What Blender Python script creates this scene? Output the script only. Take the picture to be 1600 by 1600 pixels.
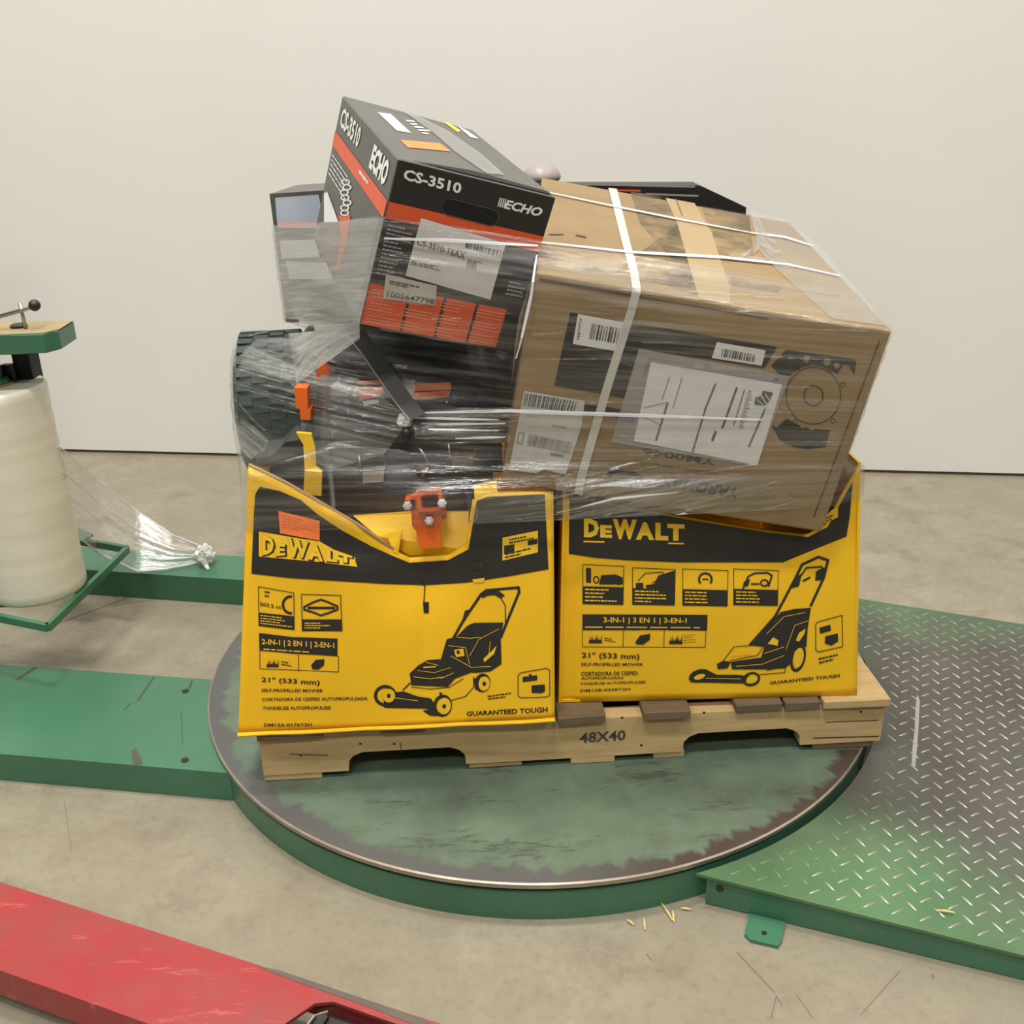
import bpy, bmesh, math, random
from mathutils import Vector, Matrix
from mathutils.geometry import delaunay_2d_cdt, tessellate_polygon
from mathutils.bvhtree import BVHTree
random.seed(7)
for o in list(bpy.data.objects): bpy.data.objects.remove(o)
S = bpy.context.scene; COL = S.collection
V = Vector

# ------------------------------------------------------------------ camera
F = 1600.0; PITCH = math.radians(22.71); ROLL = math.radians(-1.5); H = 1.33
fw = V((0, math.cos(PITCH), -math.sin(PITCH))); up0 = V((0, math.sin(PITCH), math.cos(PITCH))); rt0 = V((1, 0, 0))
rt = math.cos(ROLL)*rt0 + math.sin(ROLL)*up0; up = -math.sin(ROLL)*rt0 + math.cos(ROLL)*up0
CAM = V((0, 0, H))
cd = bpy.data.cameras.new('camera'); cam = bpy.data.objects.new('camera', cd); COL.objects.link(cam)
cd.sensor_width = 36; cd.sensor_fit = 'HORIZONTAL'; cd.lens = 36.0*F/1600; cd.clip_start = 0.02
m4 = Matrix((rt, up, -fw)).transposed().to_4x4(); m4.translation = CAM; cam.matrix_world = m4
S.camera = cam
# ------------------------------------------------------------------ light
S.view_settings.view_transform = 'Standard'; S.view_settings.look = 'None'
S.view_settings.gamma = 1; S.view_settings.use_curve_mapping = False
S.view_settings.exposure = 0.02
w = bpy.data.worlds.new('world'); S.world = w; w.use_nodes = True
w.node_tree.nodes['Background'].inputs[0].default_value = (1.0, 0.98, 0.94, 1)
w.node_tree.nodes['Background'].inputs[1].default_value = 0.17
def lamp(x, y, z, sx, sy, e):
    d = bpy.data.lights.new('high_bay', 'AREA'); d.shape = 'RECTANGLE'; d.size = sx; d.size_y = sy; d.energy = e
    d.color = (1.0, 0.982, 0.945)
    o = bpy.data.objects.new('high_bay', d); COL.objects.link(o); o.location = (x, y, z)
LE = 112
for x in (-4.5, -0.6, 3.3):
    for y in (-3.8, -0.4, 2.3):
        lamp(x, y, 6.5, 1.3, 0.5, LE*{-3.8: 1.08, -0.4: 1.22, 2.3: 1.15}[y]*(1.65 if x == -0.6 else .68))

# ------------------------------------------------------------------ pixel helpers
def ray(u, v): return ((u-800)/F)*rt - ((v-800)/F)*up + fw
def hz(u, v, z):
    d = ray(u, v); return CAM + d*((z-H)/d.z)
def hp(u, v, p0, n):
    d = ray(u, v); return CAM + d*((p0-CAM).dot(n)/d.dot(n))
def hy(u, v, y):
    d = ray(u, v); return CAM + d*(y/d.y)
def hd(u, v, dep):          # point at a given depth along the view axis
    return CAM + ray(u, v)*dep
def proj(P):
    q = P-CAM; k = q.dot(fw); return (800+F*q.dot(rt)/k, 800-F*q.dot(up)/k)

# ------------------------------------------------------------------ materials
def lin(c):
    return tuple(((x/255)/12.92 if x/255 <= .04045 else (((x/255)+.055)/1.055)**2.4) for x in c)+(1,)
def nn(nt, t, **k):
    n = nt.nodes.new(t)
    for a, b in k.items(): setattr(n, a, b)
    return n
def base(name):
    m = bpy.data.materials.new(name); m.use_nodes = True; nt = m.node_tree
    return m, nt, nt.nodes['Principled BSDF'], nt.links.new
def noise(nt, scale, detail=4, rough=.55, stretch=None, coord='Object'):
    tc = nn(nt, 'ShaderNodeTexCoord'); mp = nn(nt, 'ShaderNodeMapping'); n = nn(nt, 'ShaderNodeTexNoise')
    nt.links.new(tc.outputs[coord], mp.inputs[0])
    if stretch: mp.inputs['Scale'].default_value = stretch
    nt.links.new(mp.outputs[0], n.inputs['Vector'])
    n.inputs['Scale'].default_value = scale; n.inputs['Detail'].default_value = detail; n.inputs['Roughness'].default_value = rough
    return n.outputs['Fac']
def ramp(nt, fac, stops):
    r = nn(nt, 'ShaderNodeValToRGB'); e = r.color_ramp.elements
    while len(e) < len(stops): e.new(0.5)
    for i, (p, c) in enumerate(stops): e[i].position = p; e[i].color = c if len(c) == 4 else lin(c)
    nt.links.new(fac, r.inputs[0]); return r.outputs[0]
def math_(nt, op, a, b=None, clamp=False):
    n = nn(nt, 'ShaderNodeMath', operation=op); n.use_clamp = clamp
    for i, x in enumerate((a, b)):
        if x is None: continue
        if isinstance(x, (int, float)): n.inputs[i].default_value = x
        else: nt.links.new(x, n.inputs[i])
    return n.outputs[0]
def mixc(nt, fac, a, b):
    n = nn(nt, 'ShaderNodeMix', data_type='RGBA')
    for i, x in ((0, fac), (6, a), (7, b)):
        if isinstance(x, (int, float)): n.inputs[i].default_value = x
        elif isinstance(x, tuple): n.inputs[i].default_value = x if len(x) == 4 else lin(x)
        else: nt.links.new(x, n.inputs[i])
    return n.outputs[2]
def bump(nt, bs, fac, strength, dist=.01):
    b = nn(nt, 'ShaderNodeBump'); b.inputs['Strength'].default_value = strength; b.inputs['Distance'].default_value = dist
    nt.links.new(fac, b.inputs['Height']); nt.links.new(b.outputs[0], bs.inputs['Normal'])
def M(name, rgb, rough=.6, metal=0., var=.10, scale=14, bmp=0., bscale=60, stretch=None):
    m, nt, bs, L = base(name)
    c = lin(rgb); lo = tuple(x*(1-var) for x in c[:3])+(1,); hi = tuple(min(1, x*(1+var)) for x in c[:3])+(1,)
    L(ramp(nt, noise(nt, scale, stretch=stretch), [(.3, lo), (.7, hi)]), bs.inputs['Base Color'])
    bs.inputs['Roughness'].default_value = rough; bs.inputs['Metallic'].default_value = metal
    if bmp: bump(nt, bs, noise(nt, bscale, stretch=stretch), bmp, .004)
    return m

def concrete():
    m, nt, bs, L = base('concrete')
    a = noise(nt, 1.3, 6, .62); b = noise(nt, 9, 8, .7); c = noise(nt, 60, 3, .6)
    col = ramp(nt, a, [(.3, (128, 120, 102)), (.5, (141, 133, 114)), (.72, (152, 144, 126))])
    col = mixc(nt, ramp(nt, b, [(.38, (0, 0, 0)), (.62, (255, 255, 255))]), col, (132, 123, 105))
    sp = ramp(nt, noise(nt, 4.5, 10, .75), [(.56, (0, 0, 0)), (.70, (170, 170, 170))])
    col = mixc(nt, sp, col, (92, 85, 73))
    col = mixc(nt, ramp(nt, c, [(.5, (0, 0, 0)), (.75, (170, 170, 170))]), col, (112, 104, 88))
    L(col, bs.inputs['Base Color'])
    L(ramp(nt, b, [(.3, (110, 110, 110)), (.7, (170, 170, 170))]), bs.inputs['Roughness'])
    bs.inputs['Specular IOR Level'].default_value = .35
    bump(nt, bs, c, .12, .002); return m
def wallmat():
    m, nt, bs, L = base('painted_wall')
    a = noise(nt, .8, 5, .6); b = noise(nt, 7, 6, .7)
    col = ramp(nt, a, [(.3, (219, 216, 207)), (.7, (225, 222, 214))])
    col = mixc(nt, ramp(nt, b, [(.62, (0, 0, 0)), (.8, (90, 90, 90))]), col, (207, 202, 190))
    L(col, bs.inputs['Base Color']); bs.inputs['Roughness'].default_value = .7
    bump(nt, bs, noise(nt, 160, 2), .06, .002); return m
def discmat():      # worn green paint in the middle, bare dark steel towards the rim
    m, nt, bs, L = base('worn_turntable')
    tc = nn(nt, 'ShaderNodeTexCoord'); sp = nn(nt, 'ShaderNodeSeparateXYZ'); L(tc.outputs['Object'], sp.inputs[0])
    r = math_(nt, 'SQRT', math_(nt, 'ADD', math_(nt, 'MULTIPLY', sp.outputs[0], sp.outputs[0]), math_(nt, 'MULTIPLY', sp.outputs[1], sp.outputs[1])))
    # radial tongues: noise in polar coordinates
    ang = math_(nt, 'ARCTAN2', sp.outputs[1], sp.outputs[0])
    cb = nn(nt, 'ShaderNodeCombineXYZ'); L(math_(nt, 'MULTIPLY', ang, 22), cb.inputs[0]); L(math_(nt, 'MULTIPLY', r, 9), cb.inputs[1])
    n1 = nn(nt, 'ShaderNodeTexNoise'); n1.inputs['Scale'].default_value = 1.; n1.inputs['Detail'].default_value = 6; L(cb.outputs[0], n1.inputs['Vector'])
    t = math_(nt, 'ADD', r, math_(nt, 'MULTIPLY', math_(nt, 'SUBTRACT', n1.outputs['Fac'], .5), .09))
    t = math_(nt, 'SUBTRACT', t, math_(nt, 'MULTIPLY', sp.outputs[0], .012))     # worn further in on the beam side
    fac = ramp(nt, t, [(.716, (0, 0, 0)), (.730, (255, 255, 255))])
    g = ramp(nt, noise(nt, 7, 7, .65), [(.3, (84, 94, 80)), (.5, (98, 114, 96)), (.7, (108, 128, 106))])
    g = mixc(nt, ramp(nt, noise(nt, 3.2, 9, .8, (1.4, 5, 1)), [(.55, (0, 0, 0)), (.61, (215, 215, 215))]), g, (64, 68, 60))
    k = ramp(nt, noise(nt, 6, 6), [(.3, (64, 54, 47)), (.7, (84, 74, 66))])
    kl = ramp(nt, sp.outputs[0], [(0., (255, 255, 255)), (.25, (0, 0, 0))])
    k = mixc(nt, kl, k, (92, 92, 90))
    L(mixc(nt, fac, g, k), bs.inputs['Base Color'])
    bs.inputs['Roughness'].default_value = .42; bs.inputs['Metallic'].default_value = .25
    bump(nt, bs, noise(nt, 30, 4), .08, .002); return m
def greenmat(name='green_paint', k=1.):
    m, nt, bs, L = base(name)
    c = ramp(nt, noise(nt, 3, 5), [(.3, (54*k, 100*k, 72*k)), (.7, (66*k, 114*k, 86*k))])
    s = ramp(nt, noise(nt, 6, 9, .8, (1, 3, 1)), [(.66, (0, 0, 0)), (.72, (160, 160, 160))])
    c = mixc(nt, s, c, (70*k, 78*k, 64*k))
    L(c, bs.inputs['Base Color']); bs.inputs['Roughness'].default_value = .3
    bump(nt, bs, noise(nt, 24, 3), .05, .002); return m
def treadmat():     # green paint worn to grey steel along the travelled middle
    m, nt, bs, L = base('worn_tread_plate')
    tc = nn(nt, 'ShaderNodeTexCoord'); sp = nn(nt, 'ShaderNodeSeparateXYZ'); L(tc.outputs['Object'], sp.inputs[0])
    # object axes are the world's: turn to ramp axes
    s_ = math_(nt, 'ADD', math_(nt, 'MULTIPLY', sp.outputs[0], .934), math_(nt, 'MULTIPLY', sp.outputs[1], -.358))
    t_ = math_(nt, 'ADD', math_(nt, 'MULTIPLY', sp.outputs[0], .358), math_(nt, 'MULTIPLY', sp.outputs[1], .934))
    edge = math_(nt, 'ABSOLUTE', math_(nt, 'SUBTRACT', t_, .62))            # middle of the travelled track
    q = math_(nt, 'SUBTRACT', edge, math_(nt, 'MULTIPLY', s_, .35))
    q = math_(nt, 'ADD', q, math_(nt, 'MULTIPLY', math_(nt, 'SUBTRACT', noise(nt, 4, 6, .7), .5), .75))
    fac = ramp(nt, q, [(.12, (0, 0, 0)), (.48, (255, 255, 255))])
    st = ramp(nt, noise(nt, 5, 6), [(.3, (78, 74, 68)), (.7, (96, 93, 85))])
    g = ramp(nt, noise(nt, 5, 6), [(.3, (72, 100, 70)), (.7, (92, 126, 86))])
    L(mixc(nt, fac, st, g), bs.inputs['Base Color']); bs.inputs['Metallic'].default_value = .3; bs.inputs['Roughness'].default_value = .45
    bump(nt, bs, noise(nt, 40, 3), .1, .002); return m
def cardboard():
    m, nt, bs, L = base('brown_cardboard')
    a = noise(nt, 3, 6, .6); b = noise(nt, 5, 8, .7, (1, 1, 3))
    c = ramp(nt, a, [(.3, (126, 104, 70)), (.7, (148, 124, 86))])
    c = mixc(nt, ramp(nt, b, [(.55, (0, 0, 0)), (.75, (130, 130, 130))]), c, (112, 91, 60))
    L(c, bs.inputs['Base Color']); bs.inputs['Roughness'].default_value = .75
    bump(nt, bs, noise(nt, 6, 4), .25, .01); return m
def woodmat(name, c0, c1):
    m, nt, bs, L = base(name)
    n = noise(nt, 6, 7, .65, (1.2, 9, 9)); n2 = noise(nt, 4, 5)
    c = ramp(nt, n, [(.3, c0), (.7, c1)])
    c = mixc(nt, ramp(nt, n2, [(.6, (0, 0, 0)), (.75, (120, 120, 120))]), c, tuple(x*.62 for x in c0))
    L(c, bs.inputs['Base Color']); bs.inputs['Roughness'].default_value = .8
    bump(nt, bs, n, .3, .003); return m
def redmat():
    m, nt, bs, L = base('red_paint')
    c = ramp(nt, noise(nt, 4, 6), [(.3, (148, 42, 44)), (.7, (160, 48, 48))])
    c = mixc(nt, ramp(nt, noise(nt, 3.5, 8, .75), [(.42, (0, 0, 0)), (.62, (215, 215, 215))]), c, (124, 70, 64))
    sc = ramp(nt, noise(nt, 9, 8, .8, (1, 6, 1)), [(.58, (0, 0, 0)), (.66, (220, 220, 220))])
    c = mixc(nt, sc, c, (186, 96, 90))
    L(c, bs.inputs['Base Color']); bs.inputs['Roughness'].default_value = .42; return m
def filmmat(name, lo, hi, tint=(.93, .93, .91), sx=2., sy=70.):
    m, nt, bs, L = base(name); nt.nodes.remove(bs); out = nt.nodes['Material Output']
    uv = nn(nt, 'ShaderNodeUVMap'); mp = nn(nt, 'ShaderNodeMapping'); L(uv.outputs[0], mp.inputs[0]); mp.inputs['Scale'].default_value = (sx, sy, 1)
    n = nn(nt, 'ShaderNodeTexNoise'); n.inputs['Scale'].default_value = 1; n.inputs['Detail'].default_value = 5; n.inputs['Roughness'].default_value = .6; L(mp.outputs[0], n.inputs[0])
    mp2 = nn(nt, 'ShaderNodeMapping'); L(uv.outputs[0], mp2.inputs[0]); mp2.inputs['Scale'].default_value = (1.6, 5, 1)
    n2 = nn(nt, 'ShaderNodeTexNoise'); n2.inputs['Scale'].default_value = 1.5; n2.inputs['Detail'].default_value = 3; L(mp2.outputs[0], n2.inputs[0])
    st = ramp(nt, n.outputs['Fac'], [(.42, (0, 0, 0, 1)), (.72, (1, 1, 1, 1))])
    pat = ramp(nt, n2.outputs['Fac'], [(.35, (.25, .25, .25, 1)), (.7, (1, 1, 1, 1))])
    k = math_(nt, 'MULTIPLY', st, pat)
    fac = math_(nt, 'ADD', lo, math_(nt, 'MULTIPLY', k, hi-lo))
    lw = nn(nt, 'ShaderNodeLayerWeight'); lw.inputs[0].default_value = .35
    fac = math_(nt, 'ADD', fac, math_(nt, 'MULTIPLY', lw.outputs['Facing'], .16), True)
    b = nn(nt, 'ShaderNodeBump'); b.inputs['Strength'].default_value = .9; b.inputs['Distance'].default_value = .004; L(n.outputs['Fac'], b.inputs['Height'])
    gl = nn(nt, 'ShaderNodeBsdfGlossy'); gl.inputs['Roughness'].default_value = .16; gl.inputs[0].default_value = (.95, .95, .95, 1); L(b.outputs[0], gl.inputs['Normal'])
    df = nn(nt, 'ShaderNodeBsdfDiffuse'); df.inputs[0].default_value = (.8, .79, .76, 1)
    tl = nn(nt, 'ShaderNodeBsdfTranslucent'); tl.inputs[0].default_value = (.8, .79, .76, 1)
    ms = nn(nt, 'ShaderNodeMixShader'); ms.inputs[0].default_value = .5; L(df.outputs[0], ms.inputs[1]); L(tl.outputs[0], ms.inputs[2])
    mg = nn(nt, 'ShaderNodeMixShader'); mg.inputs[0].default_value = .5; L(ms.outputs[0], mg.inputs[1]); L(gl.outputs[0], mg.inputs[2])
    tr = nn(nt, 'ShaderNodeBsdfTransparent'); tr.inputs[0].default_value = tint+(1,)
    mx = nn(nt, 'ShaderNodeMixShader'); L(fac, mx.inputs[0]); L(tr.outputs[0], mx.inputs[1]); L(mg.outputs[0], mx.inputs[2])
    L(mx.outputs[0], out.inputs['Surface']); return m
def clearmat(name, fac, rgb, glossy=.3):      # clear plastic over print: part see-through
    m, nt, bs, L = base(name); out = nt.nodes['Material Output']
    bs.inputs['Base Color'].default_value = lin(rgb); bs.inputs['Roughness'].default_value = .2
    tr = nn(nt, 'ShaderNodeBsdfTransparent'); mx = nn(nt, 'ShaderNodeMixShader')
    f = math_(nt, 'ADD', fac*.7, math_(nt, 'MULTIPLY', noise(nt, 9, 5, .7), fac*.6))
    L(f, mx.inputs[0]); L(tr.outputs[0], mx.inputs[1]); L(bs.outputs[0], mx.inputs[2]); L(mx.outputs[0], out.inputs['Surface']); return m
def grimemat():
    m, nt, bs, L = base('dark_grime'); out = nt.nodes['Material Output']
    bs.inputs['Base Color'].default_value = lin((96, 86, 68)); bs.inputs['Roughness'].default_value = .6
    tr = nn(nt, 'ShaderNodeBsdfTransparent'); mx = nn(nt, 'ShaderNodeMixShader')
    f = ramp(nt, noise(nt, 7, 8, .7, (1, 1, 4)), [(.42, (0, 0, 0, 1)), (.68, (.7, .7, .7, 1))])
    L(f, mx.inputs[0]); L(tr.outputs[0], mx.inputs[1]); L(bs.outputs[0], mx.inputs[2]); L(mx.outputs[0], out.inputs['Surface']); return m

m_conc = concrete(); m_wall = wallmat(); m_disc = discmat(); m_green = greenmat(); m_tread = treadmat()
m_card = cardboard(); m_red = redmat()
m_wood = woodmat('pallet_wood', (172, 144, 98), (196, 168, 120)); m_wood2 = woodmat('weathered_wood', (88, 74, 56), (118, 98, 72))
m_yel = M('yellow_cardboard', (240, 188, 24), .5, var=.06, scale=5, bmp=.12, bscale=9)
m_yel2 = M('yellow_print', (236, 190, 40), .5, var=.05)
m_blk = M('black_print', (40, 37, 33), .5, var=.12)
m_blkp = M('black_plastic', (30, 30, 30), .45, var=.15, bmp=.05)
m_dgrey = M('dark_grey_plastic', (50, 49, 47), .5, var=.12)
m_hood = M('hood_plastic', (31, 30, 29), .62, var=.18, bmp=.05)
m_maroon = M('brown_black_plastic', (44, 35, 33), .5, var=.2)
m_ebk = M('carton_black', (30, 29, 28), .42, var=.15)
m_egr = M('carton_grey', (84, 82, 77), .45, var=.08)
m_org = M('orange_print', (212, 84, 40), .45, var=.06)
m_orgp = M('orange_paint', (222, 100, 26), .42, var=.1)
m_orgs = M('orange_sticker', (244, 128, 62), .5, var=.05)
m_wht = M('white_print', (222, 220, 214), .5, var=.05)
m_pap = M('label_paper', (210, 208, 204), .6, var=.05, scale=30)
m_pap2 = M('label_paper_grey', (188, 186, 180), .55, var=.08, scale=30)
m_ink = M('label_ink', (62, 60, 60), .6, var=.2)
m_ink2 = M('faded_ink', (128, 126, 126), .6, var=.2)
m_tape = M('tan_tape', (160, 134, 94), .35, var=.06)
m_strap = M('white_strap', (190, 187, 178), .4, var=.05)
m_steel = M('bright_steel', (176, 174, 168), .3, 1., var=.1)
m_zinc = M('zinc', (205, 203, 198), .35, .2); m_white = clearmat('film_white_fold_glint', .8, (236, 234, 238)); m_lug = M('worn_steel', (172, 169, 160), .42, .7, var=.15)  # m_white: white for film folds and for glints painted on the film
m_dsteel = M('dark_steel', (70, 66, 62), .4, .8, var=.15)
m_rim = M('rim_steel', (160, 148, 134), .35, .7, var=.2)
m_rubber = M('black_rubber', (30, 32, 31), .7, var=.2)
m_tyre = M('tyre_rubber', (34, 50, 46), .6, var=.2)
m_ltblue = M('pale_blue_print', (176, 186, 196), .5, var=.08)
m_pink = M('pink_print', (224, 176, 170), .5)
m_pouch = clearmat('pouch_plastic', .55, (178, 174, 176)); m_pblue = clearmat('pouch_border', .7, (128, 134, 150))
m_tapeclr = clearmat('clear_tape', .5, (170, 168, 160)); m_grime = grimemat()
m_film = filmmat('stretch_film', .03, .46); m_film2 = filmmat('stretch_film_layered', .30, .92, sx=9, sy=90); m_film3 = filmmat('stretch_film_creased', .05, .7, sx=5, sy=120); m_film4 = filmmat('stretch_film_hazy', .22, .5, sx=30, sy=30); m_glint = filmmat('film_glint', .06, .95, sx=30, sy=9)  # m_glint: streaky white, paints lamp glints along film creases
m_tailm = filmmat('film_tail', .16, .75, sx=14, sy=5)
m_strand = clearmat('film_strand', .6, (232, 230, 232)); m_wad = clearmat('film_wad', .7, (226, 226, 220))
m_roll = M('wound_film', (214, 209, 190), .3, var=.06, scale=3, stretch=(1, 1, 12), bmp=.06, bscale=8)
m_core = M('core_board', (170, 128, 92), .8)
m_tan = M('dusty_tan', (148, 130, 92), .7, var=.15)
m_gap = M('dark_joint', (118, 111, 98), .9, var=.25)
m_straw = M('splinter_wood', (206, 186, 120), .7)
m_greytool = M('grey_plastic', (150, 140, 136), .4)
m_cut = M('cardboard_edge', (168, 138, 92), .85, var=.15)
m_olive = M('dull_brass', (104, 92, 42), .5, .3)

# ------------------------------------------------------------------ object helpers
def org(p):
    o = V((0, 0, 0))
    while p: o = o + p.location; p = p.parent
    return o
def smooth(me): 
    for f in me.polygons: f.use_smooth = True
def obj(name, verts, faces, mat, parent=None, loc=None, sm=False, uv=None):
    """mesh from world-space vertices; a child keeps its thing's origin"""
    me = bpy.data.meshes.new(name); o = bpy.data.objects.new(name, me); COL.objects.link(o)
    if parent: o.parent = parent; off = org(parent)
    else: off = V(loc) if loc else V((0, 0, 0)); o.location = off
    me.from_pydata([tuple(V(v)-off) for v in verts], [], faces); me.update()
    if mat: me.materials.append(mat)
    if sm: smooth(me)
    if uv:
        l = me.uv_layers.new(name='UVMap')
        for lp in me.loops: l.data[lp.index].uv = uv[lp.vertex_index]
    return o
def bmo(name, bm, mat, parent=None, loc=None, sm=False, recalc=True):
    if recalc: bmesh.ops.recalc_face_normals(bm, faces=bm.faces)
    me = bpy.data.meshes.new(name); o = bpy.data.objects.new(name, me); COL.objects.link(o)
    if parent: o.parent = parent; off = org(parent)
    else: off = V(loc) if loc else V((0, 0, 0)); o.location = off
    bmesh.ops.translate(bm, verts=bm.verts, vec=-off)
    bm.to_mesh(me); bm.free(); me.materials.append(mat)
    if sm: smooth(me)
    return o
def thing(name, label, cat, loc=(0, 0, 0), group=None):
    o = bpy.data.objects.new(name, None); COL.objects.link(o); o.location = loc; o.empty_display_size = .1
    return tag(o, label, cat, group)
def tag(o, label, cat, group=None):
    o['label'] = label; o['category'] = cat
    if group: o['group'] = group
    return o
def struct(o): o['kind'] = 'structure'; return o
def bm_hexa(bm, c):     # 8 corners, index = k*4+j*2+i
    v = [bm.verts.new(p) for p in c]
    for f in ((0, 1, 3, 2), (4, 6, 7, 5), (0, 4, 5, 1), (2, 3, 7, 6), (0, 2, 6, 4), (1, 5, 7, 3)): bm.faces.new([v[i] for i in f])
    return v
def bm_box(bm, o, ex, ey, ez):
    return bm_hexa(bm, [o+ex*i+ey*j+ez*k for k in (0, 1) for j in (0, 1) for i in (0, 1)])
def bev(bm, w, seg=2):
    bmesh.ops.bevel(bm, geom=list(bm.edges), offset=w, segments=seg, affect='EDGES', profile=.6)
def bm_tube(bm, pts, r, n=8, cap=True):
    pts = [V(p) for p in pts]; rings = []
    for i, p in enumerate(pts):
        t = (pts[min(i+1, len(pts)-1)]-pts[max(i-1, 0)]).normalized()
        a = t.cross(V((0, 0, 1)));  a = a if a.length > .05 else t.cross(V((1, 0, 0))); a.normalize(); b = t.cross(a)
        rr = r[i] if isinstance(r, (list, tuple)) else r
        rings.append([bm.verts.new(p+(a*math.cos(q)+b*math.sin(q))*rr) for q in [2*math.pi*k/n for k in range(n)]])
    for A, B in zip(rings, rings[1:]):
        for k in range(n): bm.faces.new((A[k], A[(k+1) % n], B[(k+1) % n], B[k]))
    if cap: bm.faces.new(rings[0][::-1]); bm.faces.new(rings[-1])
def bm_lathe(bm, prof, c, axis=V((0, 0, 1)), n=48, close=False):
    axis = axis.normalized(); a = axis.cross(V((0, 1, 0.01))).normalized(); b = axis.cross(a); rings = []
    for r, h in prof:
        rings.append([bm.verts.new(c+axis*h+(a*math.cos(q)+b*math.sin(q))*r) for q in [2*math.pi*k/n for k in range(n)]])
    for A, B in zip(rings, rings[1:]):
        for k in range(n): bm.faces.new((A[k], A[(k+1) % n], B[(k+1) % n], B[k]))
    if close:
        for k in range(n): bm.faces.new((rings[-1][k], rings[-1][(k+1) % n], rings[0][(k+1) % n], rings[0][k]))
    else:
        if prof[0][0] > 1e-5: bm.faces.new(rings[0][::-1])
        if prof[-1][0] > 1e-5: bm.faces.new(rings[-1])
    bmesh.ops.remove_doubles(bm, verts=bm.verts, dist=1e-6)
def bm_prism(bm, poly, ext):    # polygon of world points extruded by a vector (concave outlines allowed)
    n = len(poly); A = [bm.verts.new(p) for p in poly]; B = [bm.verts.new(V(p)+ext) for p in poly]
    for t in tessellate_polygon([[V(p) for p in poly]]):
        try: bm.faces.new([A[i] for i in t]); bm.faces.new([B[i] for i in reversed(t)])
        except ValueError: pass
    for i in range(n): bm.faces.new((A[i], A[(i+1) % n], B[(i+1) % n], B[i]))

# ------------------------------------------------------------------ printed faces
class Face:
    """a real surface of a box: pixel -> point on it"""
    def __init__(s, p0, n, dent=None):
        s.p0 = V(p0); s.n = V(n).normalized(); s.dent = dent
        if s.n.dot(CAM-s.p0) < 0: s.n = -s.n
    def at(s, u, v, off=0.):
        p = hp(u, v, s.p0, s.n)
        if s.dent: p = hp(u, v, s.p0+s.n*s.dent(u, v), s.n)
        return p+s.n*off
_txt = {}
def text2d(body, shear=0., bold=0.):
    k = (body, shear, bold)
    if k not in _txt:
        cu = bpy.data.curves.new('lettering', 'FONT'); cu.body = body; cu.shear = shear; cu.offset = bold; cu.resolution_u = 2; cu.fill_mode = 'FRONT'
        o = bpy.data.objects.new('lettering', cu); me = bpy.data.meshes.new_from_object(o)
        vs = [(v.co.x, v.co.y) for v in me.vertices]; fs = [tuple(p.vertices) for p in me.polygons]
        x0 = min(v[0] for v in vs); x1 = max(v[0] for v in vs); y0 = min(v[1] for v in vs); y1 = max(v[1] for v in vs)
        _txt[k] = ([((a-x0)/(x1-x0), (b-y0)/(y1-y0)) for a, b in vs], fs)
        bpy.data.objects.remove(o); bpy.data.curves.remove(cu); bpy.data.meshes.remove(me)
    return _txt[k]
def bil(q, s, t):   # quad TL,TR,BR,BL ; s right, t up
    (ax, ay), (bx, by), (cx, cy), (dx, dy) = q
    return ((ax*(1-s)+bx*s)*t+(dx*(1-s)+cx*s)*(1-t), (ay*(1-s)+by*s)*t+(dy*(1-s)+cy*s)*(1-t))
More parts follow.
